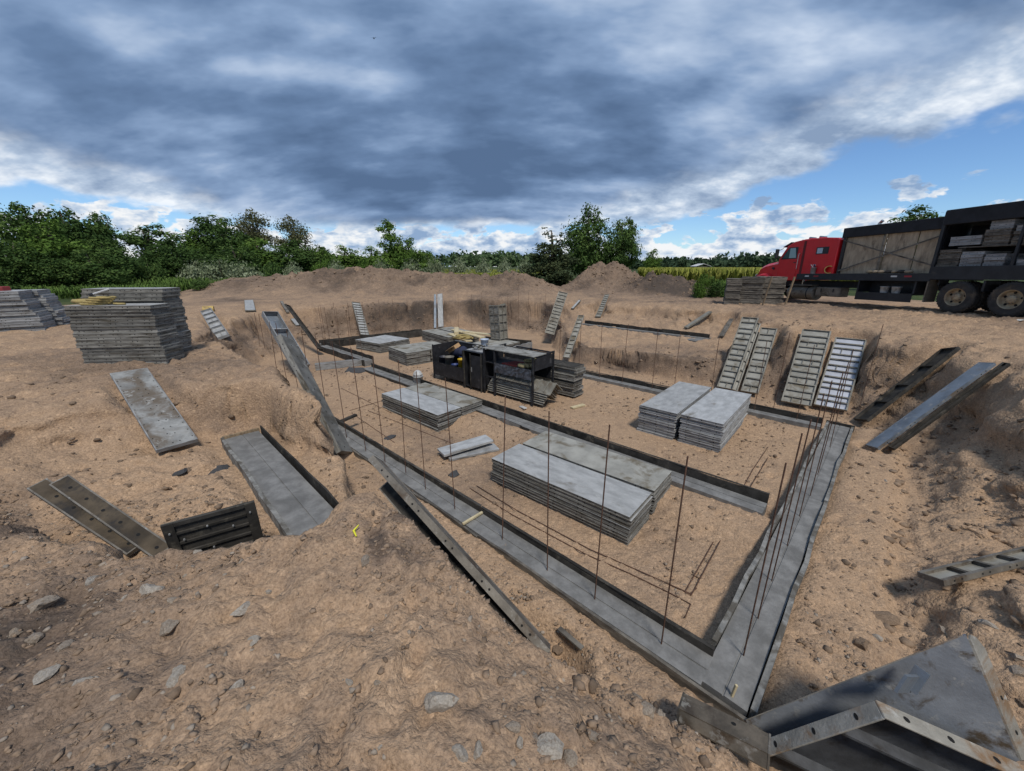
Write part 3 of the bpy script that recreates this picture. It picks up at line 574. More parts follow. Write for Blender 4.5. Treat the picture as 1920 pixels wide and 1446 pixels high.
# ledge footing on the upper right
zl = 0.93
LQ = [at(1096, 606, zl), at(1330, 634, zl)]
strip('footing', 'thin footing on the raised ledge at the right', (LQ[0].x, LQ[0].y), (LQ[1].x, LQ[1].y), -NU, .22, zl, depth=.15)
boards('the ledge footing', (LQ[0].x, LQ[0].y), (LQ[1].x, LQ[1].y), NU, zl-.1, .24, .03, M_DARK, 2.3, frm='its left end')
lq = at(1310, 634, zl); strip('footing', 'small pale concrete patch at the right end of the ledge', (lq.x-.35, lq.y-.5), (lq.x+.7, lq.y+.25), (-.58, .81), .42, zl-.02, depth=.15, key=False)
# stepped footing in the left trench
zs = 0.92
S0 = [at(421, 824, zs), at(545, 997, zs), at(494, 819, zs), at(634, 957, zs)]
sdir = (S0[1]-S0[0]).normalized(); sside = Vector((-sdir.y, sdir.x, 0)); sw = .48
sa, sb = S0[0], S0[0]+sdir*4.0
strip('footing', 'wide smooth grey footing slab with a groove in the left trench', (sa.x, sa.y), (sb.x, sb.y), (sside.x, sside.y), sw, zs, depth=.2)
boards('the left side of the slab in the trench', (sa.x, sa.y), (sb.x, sb.y), (-sside.x, -sside.y), zs-.2, .235, .045, M_CEM, 4.1, word='pale crusted')
ra = sa+sside*(sw+.004); rb = ra+sdir*4.0
boards('the right side of the slab in the trench', (ra.x, ra.y), (rb.x, rb.y), (sside.x, sside.y), zs-.2, .265, .02, M_DARK, 4.1, wob=.03, word='black bowed')
tag(obj('end_board', MB().b2(-.02, sw+.02, -.045, 0, -.2, .045).mesh('end_board', M_WOOD), None, frame(sa-sdir*.003, sside, -sdir*-1, Vector((0, 0, 1)))), 'tan wooden board across the far end of the trench slab', 'form board')
# small cross pieces
def stick(name, label, cat, p, q_, w, t_, m_, group=None, roll=0.0):
    M = lean(Vector(p), Vector(q_), roll); L = (Vector(q_)-Vector(p)).length
    return tag(obj(name, MB().b2(-w/2, w/2, 0, L, -t_/2, t_/2).mesh(name, m_, bevel=min(w, t_)*.08), None, M), label, cat, group)
pa, pb = off(V2(A0, A1, .245), NU, -.01), off(V2(A0, A1, .245), -NU, .37)
stick('spreader', 'light wooden spreader lying across the left footing', 'wood strip', (*pa, .235), (*pb, .235), .035, .03, M_CREAM)
pc = at(655, 775, .27); pd = at(668, 777, .30)
stick('spreader', 'dark board end across the far part of the left footing', 'wood strip', at(640, 790, .28), at(668, 778, .30), .09, .05, M_DARK)
stick('marker_stake', 'small wooden stake standing in the near corner of the footing', 'stake', at(1372, 1306, .2), at(1376, 1306, .2)+Vector((0, 0, .13)), .02, .02, M_CREAM)
# vertical rebar dowels
MR = rod((0, 0, -.12), (0, 0, 2.0), .0068).mesh('rebar_dowel', M_RUST)
def dowels(where, pts, h_, frm, r_=1.0):
    for i, p in enumerate(pts):
        M = Matrix.Translation((p[0], p[1], p[2] if len(p) > 2 else ZF)) @ Matrix.Rotation(random.uniform(-.025, .025), 4, 'X') @ Matrix.Rotation(random.uniform(-.025, .025), 4, 'Y') @ Matrix.Diagonal((r_, r_, h_/2.0*random.uniform(.97, 1.03), 1))
        tag(obj('rebar_dowel', MR, None, M), f'rusty upright rebar dowel in {where}, {NTH[i] if i < 20 else str(i+1)+"th"} from {frm}', 'rebar', f'dowels in {where}')
lp = [at(px, py, ZF) for px, py in ((1240, 1208), (1115, 1124), (1026, 1070), (942, 1012), (853, 955), (798, 918), (761, 887), (722, 867), (686, 846), (650, 821))]
for t_ in (.635, .70, .765, .83, .895): p = off(V2(A0, A1, t_), -NU, .17); lp.append(Vector((*p, ZF)))
dowels('the left footing', lp, 2.0, 'the near corner')
rp = [at(px, py, ZF) for px, py in ((1394, 1230), (1421, 1160), (1447, 1089), (1476, 1023), (1499, 968), (1519, 930), (1533, 890), (1556, 838))]
dowels('the right footing', rp, 2.0, 'the near corner')
dowels('the back footing', [(*off(V2(K0, K1, t_), -NU, .12), ZF) for t_ in (.06, .17, .30, .42, .50, .62, .72, .82, .92)], 1.75, 'the right corner')
dowels('the middle far footing', [(*off(V2(J0, J1, t_), -NU, .16), ZF) for t_ in (.12, .35, .58, .8, .97)], 1.8, 'its near end')
dowels('the far footing', [(*off(V2(F0, F1, t_), (-.65, .76), .16), ZF) for t_ in (.05, .16, .27, .40, .55, .70, .85)], 1.8, 'the left corner')
dowels('the back wall footing', [at(px, 612, .25) for px in (860, 885, 905, 953, 972, 990, 1022)], 1.9, 'the left')
dowels('the right bank foot', [at(1448, 776, .15), at(1612, 762, .3)], 2.0, 'the left')
dowels('the left bank by the leaning panels', [at(x_, y_, .9) for x_, y_ in ((487, 646), (496, 650))], 1.1, 'the left')
# rebar lying on the pit floor
def lying(name, label, pts, r_=.0065, group='loose rebar on the pit floor'):
    tag(obj(name, MB().tube(pts, r_, 6).mesh(name, M_RUST, smooth=True), None), label, 'rebar', group)
def fl(px, py, dz=.012):
    p = at(px, py, .0); z_ = H(p.x, p.y)+dz; return at(px, py, z_)
lying('bent_rebar', 'long bent rebar lying beside the left footing with hooked end', [fl(*p) for p in ((880, 915), (960, 965), (1100, 1040), (1180, 1075), (1258, 1113), (1295, 1133), (1284, 1158))])
lying('bent_rebar', 'second long rebar beside the left footing with a shorter hook', [fl(p[0]+4, p[1]-5, .02) for p in ((890, 916), (965, 962), (1100, 1034), (1180, 1069), (1250, 1100), (1290, 1118), (1302, 1108))])
lying('bent_rebar', 'long rebar lying across the sand towards the right corner stacks, left one', [fl(*p) for p in ((1250, 1093), (1284, 1110), (1330, 1030), (1376, 945), (1412, 880), (1440, 838))])
lying('bent_rebar', 'long rebar lying across the sand towards the right corner stacks, right one', [fl(p[0]+8, p[1]+2, .02) for p in ((1262, 1100), (1288, 1114), (1332, 1032), (1372, 955), (1410, 893), (1432, 856))])
for i, (p, q_, w_) in enumerate((((640, 728), (735, 775), 'upper'), ((650, 700), (780, 760), 'uppermost'), ((660, 775), (740, 830), 'lower'), ((690, 770), (850, 832), 'lowest'), ((655, 770), (760, 738), 'crossing'))):
    mid = V2(p, q_, .5); lying('thin_rebar', f'thin rebar on the sand left of the grey stacks, {w_} one', [fl(*p), fl(*mid), fl(*q_)], .005)

# ------------------------------------------------------------------ form panels
def panel_mesh(L, W_, t_, mats, holes=0):
    """panel lying flat: x across 0..W, y along 0..L; side rails with a recessed web and bolt holes"""
    mb = MB(); lv = [(0, 0), (.2*t_, 0), (.24*t_, .006), (.76*t_, .006), (.8*t_, 0), (t_, 0)]; vs = []
    for z_, i_ in lv: vs += [(i_, i_, z_), (W_-i_, i_, z_), (W_-i_, L-i_, z_), (i_, L-i_, z_)]
    fs = [(r_*4+c_, r_*4+(c_+1) % 4, (r_+1)*4+(c_+1) % 4, (r_+1)*4+c_) for r_ in range(5) for c_ in range(4)]+[(3, 2, 1, 0)]
    mb.add(vs, fs, 1); mb.add([(0, 0, t_), (W_, 0, t_), (W_, L, t_), (0, L, t_)], [(0, 1, 2, 3)], 0)
    if holes:
        for i in range(holes):
            for j in (-.045, .045):
                y_ = L*(i+.5)/holes+j; r_ = .011
                for x_, sg in ((.0045, -1), (W_-.0045, 1)):
                    mb.add([(x_+sg*.0, y_+r_*math.cos(a*math.pi/3), t_/2+r_*math.sin(a*math.pi/3)) for a in range(6)], [tuple(range(6))], 2)
        for i in range(3):
            for y_ in (.0045, L-.0045):
                x_ = W_*(i+.5)/3; r_ = .011; mb.add([(x_+r_*math.cos(a*math.pi/3), y_, t_/2+r_*math.sin(a*math.pi/3)) for a in range(6)], [tuple(range(6))], 2)
    me_ = bpy.data.meshes.new('form_panel'); me_.from_pydata(mb.v, [], mb.f)
    for m__ in mats: me_.materials.append(m__)
    me_.polygons.foreach_set('material_index', mb.m)
    bm = bmesh.new(); bm.from_mesh(me_); bmesh.ops.remove_doubles(bm, verts=bm.verts, dist=1e-5); bmesh.ops.recalc_face_normals(bm, faces=bm.faces); bm.to_mesh(me_); bm.free()
    return me_
def stack(which, o, ang, n_, L, W_, t_, mats, jit=.02, drift=(0, 0), mesh_n=2, holes=5, kind='grey form', cat='concrete form', name='concrete_form', zb=None, word='of'):
    """o: a corner (x,y); ang: heading of the long side. Panels are listed from the top"""
    ms = [panel_mesh(L, W_, t_, mats if i else mats, holes) for i in range(1)]
    z0 = zb if zb is not None else H(o[0], o[1])
    for i in range(n_):
        dx_, dy_ = random.uniform(-jit, jit)+drift[0]*i/n_, random.uniform(-jit, jit)+drift[1]*i/n_
        hs = random.uniform(.82, 1.2) if n_ > 3 else 1.0; zc = z0 if i == 0 else zc
        M = Matrix.Translation((o[0], o[1], zc)) @ Matrix.Diagonal((1, 1, hs, 1)) @ Matrix.Rotation(ang-math.pi/2+random.uniform(-.006, .006), 4, 'Z') @ Matrix.Translation((dx_, dy_, 0))
        zc += t_*hs+.0025; j = n_-1-i
        if i % 2 and i != n_-1: M = M @ Matrix.Translation((0, L, t_)) @ Matrix.Rotation(math.pi, 4, 'X')
        pos = 'topmost' if j == 0 else ('lowest' if i == 0 else ORD[j]+' from the top')
        tag(obj(name, ms[0], None, M), f'{kind}, {pos} {word} {which}', cat, 'forms in '+which)
    return zc
GREY = [M_FACE, M_EDGE, M_HOLE]; PALE = [M_FACE, M_EDGEL, M_HOLE]; STAIN = [M_FACE2, M_EDGE, M_HOLE]; WOODS = [M_GWOOD, M_GWOOD, M_HOLE]
aV = math.atan2(-V.y, -V.x)          # long side heading towards the right front
def ang(p, q_): return math.atan2(q_[1]-p[1], q_[0]-p[0])
def pair(d1, d2, top, n_, z_, t_, mats1, mats2, gap=.04, drift=(0, 0), zb=0.0, L=None, n2=None):
    """top: pixel-derived far-left corner, near corner and far corner of the pair's top"""
    p, q_, r_ = top; a = ang(p, q_); L = L or (Vector(q_)-Vector(p)).length; w_ = (Vector(r_)-Vector(p)).length; wd = (w_-gap)/2
    # panel x runs to the right of the heading, so start from q and head to p to put the pair on the far side
    nx_ = Vector((math.sin(a), -math.cos(a)))
    side = 1 if nx_.dot(Vector(r_)-Vector(p)) > 0 else -1
    for kx, (dsc, mt, nn) in enumerate(((d1, mats1, n_), (d2, mats2, n2 or n_))):
        if side > 0: o = Vector(p)+nx_*(kx*(wd+gap)); stack(dsc, o, a, nn, L, wd, t_, mt, drift=drift, zb=zb)
        else: o = Vector(q_)-nx_*(kx*(wd+gap)); stack(dsc, o, a+math.pi, nn, L, wd, t_, mt, drift=drift, zb=zb)
xy = lambda px, py, z_: tuple(at(px, py, z_)[:2])
pair('the front stack nearest the camera', 'the stack behind the nearest one', (xy(918, 860, .44), xy(1182, 972, .44), xy(1037, 812, .44)), 8, .44, .052, GREY, STAIN, L=2.5, gap=.10)
pair('the left tall pale stack', 'the right tall pale stack', (xy(1272, 718, .57), xy(1199, 763, .57), xy(1410, 741, .57)), 11, .57, .054, PALE, PALE, gap=.10)
pair('the front stack below the white bucket', 'the rear stack below the white bucket', (xy(711, 736, .42), xy(820, 778, .42), xy(800, 717, .42)), 7, .42, .057, GREY, STAIN, L=2.35)
pair('the near stack farthest left in the pit', 'the far stack farthest left in the pit', (xy(660, 636, .42), xy(712, 645, .42), xy(718, 627, .42)), 6, .42, .066, GREY, GREY, L=1.75)
pair('the left stack beside the tool bin', 'the right stack beside the tool bin', (xy(728, 651, .5), xy(762, 663, .5), xy(800, 637, .5)), 7, .5, .068, STAIN, STAIN, L=1.6)
pair('the left stack of the rearmost pair', 'the right stack of the rearmost pair', (xy(786, 618, .5), xy(840, 632, .5), xy(836, 611, .5)), 6, .5, .08, STAIN, STAIN, L=2.6)
stack('the yellowish stack behind the tool bin', xy(882, 641, .45), ang(xy(882, 641, .45), xy(930, 631, .45)), 5, 1.6, 1.5, .085, [M_FACE2, M_GWOOD, M_HOLE], zb=0)
# two big stacks on the left plateau
zL = max(H(-8, 8.2), H(-8.6, 7.1), H(-7, 7.8))-.01
aL = ang((-9.25, 7.95), (-6.85, 7.63))
def stack_front(which, fl_, fr_, n_, t_, W_, mats, zb, drift=(0, 0), jit=.05, **kw):
    """fl_, fr_: front left and right ground corners; the stack extends away behind them"""
    a = ang(fl_, fr_); L = math.hypot(fr_[0]-fl_[0], fr_[1]-fl_[1])
    return stack(which, fr_, a+math.pi, n_, L, W_, t_, mats, jit=jit, drift=drift, zb=zb, **kw)
zt1 = stack_front('the tall front stack on the left plateau', (-8.75, 7.66), (-7.18, 7.80), 17, .070, .52, [M_FACE, M_EDGE, M_HOLE], zL, drift=(0, .05), jit=.022)
zt2 = stack_front('the tall rear stack on the left plateau', (-9.0, 8.22), (-7.42, 8.36), 19, .072, .52, [M_FACE, M_EDGE, M_HOLE], zL, jit=.022)
zK = H(-15.2, 12)-.05
stack_front('the front stack at the left picture edge', (-17.0, 10.9), (-14.85, 12.25), 15, .078, .9, PALE, zK, drift=(0, .35))
stack_front('the rear stack at the left picture edge', (-17.5, 11.75), (-15.2, 13.15), 15, .078, .9, PALE, zK, drift=(0, .4))
# coil of yellow strap with a hammer on the front stack
cst = thing('strap_coil', 'coiled yellow strap lying on the tall stack at the left', 'strap', Matrix.Translation((-8.4, 7.9, zt1)))
cm = MB()
for i in range(4): cm.tube([(.2*math.cos(a/12*math.tau)*(1.2-.05*i)+.06*i, .15*math.sin(a/12*math.tau)*(1.2-.05*i), .022+.04*i) for a in range(13)], .022, 6)
part('coil', cm, M_YEL, cst, smooth=True)
part('loose_end', MB().tube([(.3, .05, .02), (.45, -.05, .025), (.62, -.02, .02)], .022, 5), M_YEL, cst)
part('second_coil', MB().tube([(-.32+.2*math.cos(a/12*math.tau), .12+.12*math.sin(a/12*math.tau), .06) for a in range(13)], .045, 6), M_YEL, cst, smooth=True)
ham = thing('hammer', 'hammer with pale handle lying on the yellow strap coil', 'hammer', Matrix.Translation((-8.4, 7.88, zt1+.2)) @ Matrix.Rotation(.5, 4, 'Z') @ Matrix.Rotation(-.35, 4, 'Y'))
part('handle', MB().tube([(0, 0, 0), (.3, 0, 0)], .018, 6), mat('handle_pale', (.5, .5, .5), .6), ham)
part('head', MB().box((0, 0, 0), (.05, .16, .05)), M_STEEL, ham, bevel=.008)
tag(obj('red_box', MB().b2(-.2, .2, -.12, .12, 0, .16).mesh('red_box', mat('red_box', (.22, .03, .03), .6), bevel=.02), None, Matrix.Translation((-15.9, 12.3, zK+1.2))), 'small dull red box on the stack at the left edge', 'box')
# three bundles of weathered wooden panels in front of the truck
for i, (p, q_, w_) in enumerate((((1357, 570), (1385, 571), 'the narrow left bundle before the truck'), ((1381, 570), (1425, 572), 'the middle bundle before the truck'), ((1416, 571), (1466, 572), 'the right bundle before the truck'))):
    zz = 1.80; a_, b_ = at(*p, zz), at(*q_, zz)
    stack_front(w_, (a_.x, a_.y), (b_.x, b_.y), 13, .098, 1.0, WOODS, zz, jit=.03, kind='weathered wooden form', holes=0, cat='wooden form', name='wooden_form')
for i, px in enumerate((1428, 1470)):
    a_ = at(px, 573, 1.82); a_.y -= .06; stick('bundle_post', 'thin upright wooden post %s the bundles before the truck' % ('between' if i == 0 else 'at the right end of'), 'post', a_, a_+Vector((.22, .05, 1.32)), .07, .05, M_WOOD)
# ------------------------------------------------------------------ loose and leaning panels
def leaner(label, B, T, w_, ribs=10, mats=(M_FACE, M_RIB), roll=0.0, t_=.055, up='ribs', verts=1, cat='concrete form', name='concrete_form', group='forms leaning on the banks', sub=0, holes=True, face_holes=0):
    """ribs side up (sheet below) or face up"""
    L = (T-B).length; root = thing(name, label, cat, lean(B, T, roll), group); h = w_/2; s_ = 1 if up == 'ribs' else -1
    zs_ = 0 if up == 'ribs' else t_
    def zz(a, b): return (a, b) if s_ > 0 else (t_-b, t_-a)
    a0, a1 = zz(0, .008); part('sheet', MB().b2(-h+.01, h-.01, .01, L-.01, a0, a1), mats[0], root)
    a0, a1 = zz(-.003, t_)
    for sx in (-1, 1):
        r_ = MB(); r_.b2(*sorted((sx*h, sx*(h-.014))), 0, L, a0, a1); b0, b1 = zz(t_-.006, t_); r_.b2(*sorted((sx*(h-.014), sx*(h-.034))), 0.01, L-.01, b0, b1)
        rl = part('side_rail', r_, mats[1], root)
        if holes:
            hm = MB()
            for i in range(5):
                for jj in (-.05, .05):
                    y_ = L*(i+.5)/5+jj; hm.add([(sx*(h+.0015), y_+.012*math.cos(a*math.pi/3), t_/2+.012*math.sin(a*math.pi/3)) for a in range(6)], [tuple(range(6))])
            stuff(part('bolt_holes', hm, M_HOLE, rl))
    if face_holes:
        hm = MB()
        for q_ in range(face_holes):
            x_ = 0 if face_holes == 1 else -h+.035+(w_-.07)*(0, .42, .62, 1)[q_]
            for i in range(int(L/(.27 if face_holes == 1 else .21))):
                y_ = .1+i*(.27 if face_holes == 1 else .21)+random.uniform(-.03, .03)*(face_holes > 1); r_ = .02 if face_holes == 1 else .012
                hm.add([(x_+r_*.8*math.cos(a*math.pi/4), y_+r_*math.sin(a*math.pi/4), t_+.0016) for a in range(8)], [tuple(range(8))])
        stuff(part('face_holes', hm, M_HOLE, root))
    for y_ in (0, L-.014): part('end_rail', MB().b2(-h+.0145, h-.0145, y_, y_+.014, a0, a1), mats[1], root)
    if ribs:
        rm = MB(); b0, b1 = zz(.006, t_-.004); rm.b2(-h+.015, h-.015, -.006, .006, b0, b1); b0, b1 = zz(t_-.01, t_-.004); rm.b2(-h+.03, h-.03, -.018, .018, b0, b1); rme = rm.mesh('rib', mats[1])
        for i in range(ribs): obj('rib', rme, root, Matrix.Translation((0, L*(i+1)/(ribs+1)+random.uniform(-.02, .02), 0)))
        if verts:
            sm = MB(); b0, b1 = zz(.006, t_-.012); gap = L/(ribs+1); sm.b2(-.006, .006, .012, gap-.012, b0, b1); sme = sm.mesh('stiffener', mats[1])
            for i in range(0, ribs+1, 3):
                for x_ in ((-w_/6, w_/6) if w_ > .55 else (0,)): obj('stiffener', sme, root, Matrix.Translation((x_, L*i/(ribs+1), 0)))
    return root
MSET = dict(LI=(M_FACE, M_RIB), WARM=(M_FACE2, M_RIB), DK=(M_DARK, M_DARK), BL=(M_BLUE, M_BLUE), BRIGHT=(mat('bright_face', (.44, .455, .50), .5, .2, .12, 3, .2, 30), M_RIB), OLD=(M_FACE2, M_OLD), RR=(M_RIB, M_RIB), GW=(M_GWOOD, M_GWOOD), BE=(M_BLUE, M_EDGEL), FE=(M_FACE, M_EDGEL), OO=(M_OLD, M_OLD), EE=(M_EDGE, M_EDGE), FD=(mat('form_face_old', (.25, .25, .24), .7, .05, .3, 4.0, .4, 30, spec=.3, dirt=(.13, .105, .08), ds=1.5, dl=(.45, .62), crust=(.36, .36, .345), cs=5.0, cl=(.55, .68)), M_EDGEL), RP=(mat('rusty_plank', (.078, .060, .040), .7, .1, .45, 3.0, .4, 40, spec=.25, dirt=(.03, .027, .025), ds=1.6, dl=(.46, .6)), M_OLD), BO=(M_BLUE, M_OLD), DO=(M_DARK, M_OLD))
for sp, kw in LEANERS:
    leaner(sp[0], *LEAN[sp[0]], sp[5], **{k_: (MSET[v_] if k_ == 'mats' else v_) for k_, v_ in kw.items()})
# boards on the pit floor
b1 = at(822, 858, .1); b2_ = at(922, 828, .1)
stick('loose_board', 'upper pale board of the two lying on the pit floor', 'board', b1+Vector((.02, .14, .03)), b2_+Vector((-.05, .03, .06)), .34, .05, M_FACE, 'boards on the pit floor')
stick('loose_board', 'lower pale board of the two, sticking out underneath', 'board', at(838, 862, .03)+Vector((0, .1, 0)), at(931, 838, .03), .30, .05, M_EDGEL, 'boards on the pit floor')
stick('loose_board', 'small cream board lying beside the V shaped corner forms', 'board', at(1072, 765, .03), at(1095, 759, .03), .12, .04, M_CREAM)
stick('loose_board', 'thin grey lath lying on the near slope by the leaning beam', 'board', at(1048, 1178, .16), at(1092, 1216, .16), .05, .02, M_GWOOD)
# ------------------------------------------------------------------ heavy forms in the right foreground
def slabform(root, nm, S_, a_, d_, L, mats, t_=.06, ribs=3, inner=1, hole_n=4, ts=None):
    ts = ts or t_
    """a form from corner S_, width vector a_, long direction d_ : sheet, rails, ribs on one side"""
    w_ = a_.length; ax = a_.normalized(); nn = ax.cross(d_).normalized()*inner
    def P(x_, y_, z_): return S_+ax*x_+d_*y_+nn*z_
    def hexa(x0, x1, y0, y1, z0, z1): return MB().add([P(x_, y_, z_) for z_ in (z0, z1) for y_ in (y0, y1) for x_ in (x0, x1)], [(0, 2, 3, 1), (4, 5, 7, 6), (0, 1, 5, 4), (2, 6, 7, 3), (0, 4, 6, 2), (1, 3, 7, 5)])
    part(nm, hexa(.004, w_-.004, .004, L, 0, .008), mats[0], root)
    er = part('end_rail', hexa(0, w_, 0, .014, -t_, .012), mats[1], root, bevel=.003)
    for i in range(hole_n):
        c_ = w_*(i+.6)/(hole_n+.2); part('bolt_hole', MB().add([P(c_+.018*math.cos(b_*math.pi/4), -.0015, -t_*.42+.018*math.sin(b_*math.pi/4)) for b_ in range(8)], [tuple(range(8))]), M_HOLE, er)
    for x0, x1 in ((0, .014), (w_-.014, w_)):
        sr_ = part('side_rail', hexa(x0, x1, .0145, L, -ts, .012), mats[1], root, bevel=.003); xx = x0-.0015 if x0 == 0 else x1+.0015
        for i in range(5):
            c_ = .16+i*.3 if ts > .05 else 99
            if c_ < L: part('bolt_hole', MB().add([P(xx, c_+.012*math.cos(b_*math.pi/4), -ts*.42+.022*math.sin(b_*math.pi/4)) for b_ in range(8)], [tuple(range(8))]), M_HOLE, sr_)
    for i in range(ribs): part('rib', hexa(.016, w_-.016, L*(i+.6)/ribs, L*(i+.6)/ribs+.02, -t_*.9, -.001), M_CU, root)
cf = thing('corner_form', 'big rusty edged corner form opened like a book in the right foreground', 'corner form')
SP = Vector((3.01, 1.52, .80)); dv = Vector((-.54, .22, -.81)).normalized()
M_CF = mat('steel_blue_near', (.225, .24, .262), .6, .1, .25, 2.5, .3, 40, dirt=(.09, .068, .046), ds=3.2, dl=(.52, .64), crust=(.36, .355, .34), cs=7.0, cl=(.55, .68))
M_CU = mat('steel_shaded_near', (.075, .078, .085), .75, .1, .35, 4.0, .3, 40, dirt=(.035, .03, .026), ds=2.5)  # dark tone paints in the shade on the narrow leaf's underside
M_CE = mat('steel_edge_near', (.30, .285, .25), .65, .15, .25, 5.0, .4, 50, dirt=(.22, .13, .065), ds=3.0, dl=(.48, .66), crust=(.42, .41, .38), cs=8.0, cl=(.56, .68))
aw = Vector((-.32, .22, .715)); T1 = SP+aw
nw = aw.cross(dv).normalized(); nw = nw if nw.x > 0 else -nw
def plate(P4, th, n_): return MB().add([p+n_*q_ for q_ in (0, th) for p in P4], [(0, 1, 2, 3), (7, 6, 5, 4), (0, 4, 5, 1), (1, 5, 6, 2), (2, 6, 7, 3), (3, 7, 4, 0)])
part('wide_leaf', plate([SP, T1, T1+dv*1.6, SP+dv*1.6], .010, nw), M_CF, cf)
f0, f1 = Vector((.125, .035, -.045)), Vector((.115, .02, -.05)); tn = T1-aw*.04
er = part('end_rail', plate([SP, tn, T1+f1*.25, T1+f1*.75, tn+f1-aw*.03, SP+f0][:4], .012, -dv), M_CE, cf) if False else part('end_rail', MB().add([p+q_ for q_ in (Vector((0, 0, 0)), -dv*.012) for p in (SP, tn, T1+f1*.2, T1+f1*.6-aw*.01, tn+f1-aw*.05, SP+f0)], [(5, 4, 3, 2, 1, 0), (6, 7, 8, 9, 10, 11)]+[(a, (a+1) % 6, (a+1) % 6+6, a+6) for a in range(6)]), M_CE, cf)
for i in range(3):
    c_ = SP.lerp(tn, .22+i*.29)+f0*.55-dv*.0135; e1, e2 = aw.normalized(), f0.normalized(); part('bolt_hole', MB().add([c_+e1*.017*math.cos(b_*math.pi/4)+e2*.014*math.sin(b_*math.pi/4) for b_ in range(8)], [tuple(range(8))]), M_HOLE, er)
part('top_rail', plate([T1+dv*.02, T1+dv*.02+f1*.35, T1+dv*1.6+f1*.35, T1+dv*1.6], .008, aw.normalized()), M_CE, cf)
slabform(cf, 'narrow_leaf', SP+Vector((-.012, -.012, -.012)), Vector((-.72, .2, .22)), dv, 1.5, (M_CU, M_CE), inner=-1 if Vector((-.72, .2, .22)).cross(dv).dot(Vector((0, -1, -1))) > 0 else 1, ribs=3, hole_n=3, t_=.09)
br = SP+Vector((-.60, .22, .40)); br = br-nw*.07; part('bracket', MB().box(br, (.20, .016, .12), Matrix.Rotation(.35, 3, 'Z') @ Matrix.Rotation(.45, 3, 'Y')).box(br+Vector((.085, .03, -.01)), (.016, .07, .15), Matrix.Rotation(.35, 3, 'Z') @ Matrix.Rotation(.45, 3, 'Y')), M_BLUE, cf)
g2 = thing('steel_channel', 'dark channel end lying beneath the corner form at the right edge', 'steel channel', lean(Vector((2.4, 1.55, .28)), Vector((3.6, 1.25, .62))))
part('web', MB().b2(-.12, .12, 0, 1.3, 0, .012), M_OLD, g2); part('flange', MB().b2(-.12, -.105, 0, 1.3, .013, .07), M_OLD, g2); part('flange', MB().b2(.105, .12, 0, 1.3, .013, .07), M_OLD, g2)
# short box beam by the corner of the footing
bA, bB = at(1279, 1314, .54), at(1441, 1394, .60)
bb = thing('short_beam', 'short dark rusty box beam lying at the near corner of the footing', 'beam', lean(bA, bB, -.25)); Lb = (bB-bA).length
m_ = MB(); m_.b2(-.085, .085, 0, Lb, -.11, -.1); m_.b2(-.085, .085, 0, Lb, -.01, 0); m_.b2(-.085, -.075, 0, Lb, -.0995, -.0105); M_BB = mat('beam_brown', (.115, .095, .072), .75, .1, .4, 5.0, .5, 40, dirt=(.05, .038, .028), ds=3.0, crust=(.24, .225, .195), cs=9.0); part('web', m_, M_BB, bb)
part('flange', MB().b2(.07, .085, 0, Lb, -.0995, -.0105), M_OLD, bb); part('end_plate', MB().b2(-.088, .088, Lb, Lb+.012, -.113, .003), M_OLD, bb); part('end_plate', MB().b2(-.088, .088, -.012, 0, -.113, .003), M_DARK, bb)
part('bolt_hole', MB().add([(-.02+.016*math.cos(a*math.pi/4), Lb*.62+.016*math.sin(a*math.pi/4), .0015) for a in range(8)], [tuple(range(8))]), M_HOLE, bb)
# dark panel standing in the hole at the left
xh = Vector((.83, .53, 0)).normalized(); yh = Vector((.10, -.12, 1)).normalized(); zh = xh.cross(yh).normalized(); yh = zh.cross(xh)
hp = thing('concrete_form', 'nearly black ribbed form standing in the hole at the left', 'concrete form', frame(Vector((-3.10, 2.92, .68)), xh, yh, zh))
part('sheet', MB().b2(0, .68, 0, .80, 0, .01), M_DARK, hp)
for x0 in (0, .60): part('side_rail', MB().b2(x0, x0+.08, 0, .80, .011, .03), M_OLD if False else M_DARK, hp)
part('top_rail', MB().b2(.081, .599, .76, .80, .011, .03), M_DARK, hp)
rme = MB().b2(.082, .598, -.012, .012, .011, .028).mesh('rib', M_DARK)
for i in range(6): obj('rib', rme, hp, Matrix.Translation((0, .1+i*.115, 0)))
sme = MB().lathe([(.008, 0), (.008, .012)], n=8).mesh('bolt', M_EDGEL)
for i, (x_, y_) in enumerate(((.12, .6), (.30, .68), (.48, .6), (.3, .42), (.5, .36), (.15, .36), (.63, .7), (.04, .7))): obj('bolt', sme, hp, Matrix.Translation((x_, y_, .03)))
# ------------------------------------------------------------------ tool bin, cabinet and rack in the middle of the pit
RX = Vector((.76, -.65, 0)).normalized(); RY = Vector((.65, .76, 0)).normalized()
R0 = Vector((-2.6, 12.4, .03))
def rk(x_, y_, z_): return R0+RX*x_+RY*y_+Vector((0, 0, z_))
def rM(x_, y_, z_, a=0.0): return frame(rk(x_, y_, z_), RX, RY, Vector((0, 0, 1))) @ Matrix.Rotation(a, 4, 'Z')
bn = thing('tool_bin', 'black steel tool bin full of buckets, left of the rack', 'tool bin', rM(0, 0, 0))
part('front_plate', MB().b2(.04, 1.43, -.01, .0, .14, .58), M_STEEL, bn); part('back_plate', MB().b2(.04, 1.43, .95, .96, .14, 1.12), M_STEEL, bn)
part('side_plate', MB().b2(0, .012, .04, .92, .14, 1.12), M_STEEL, bn); part('side_plate', MB().b2(1.458, 1.47, .04, .92, .14, 1.12), M_STEEL, bn); part('floor_plate', MB().b2(.013, 1.457, .001, .949, .14, .16), M_STEEL, bn)
pm = MB().b2(-.02, .02, -.02, .02, 0, 1.14).mesh('post', M_STEEL); pm2 = MB().b2(-.02, .02, -.02, .02, 0, .62).mesh('post', M_STEEL)
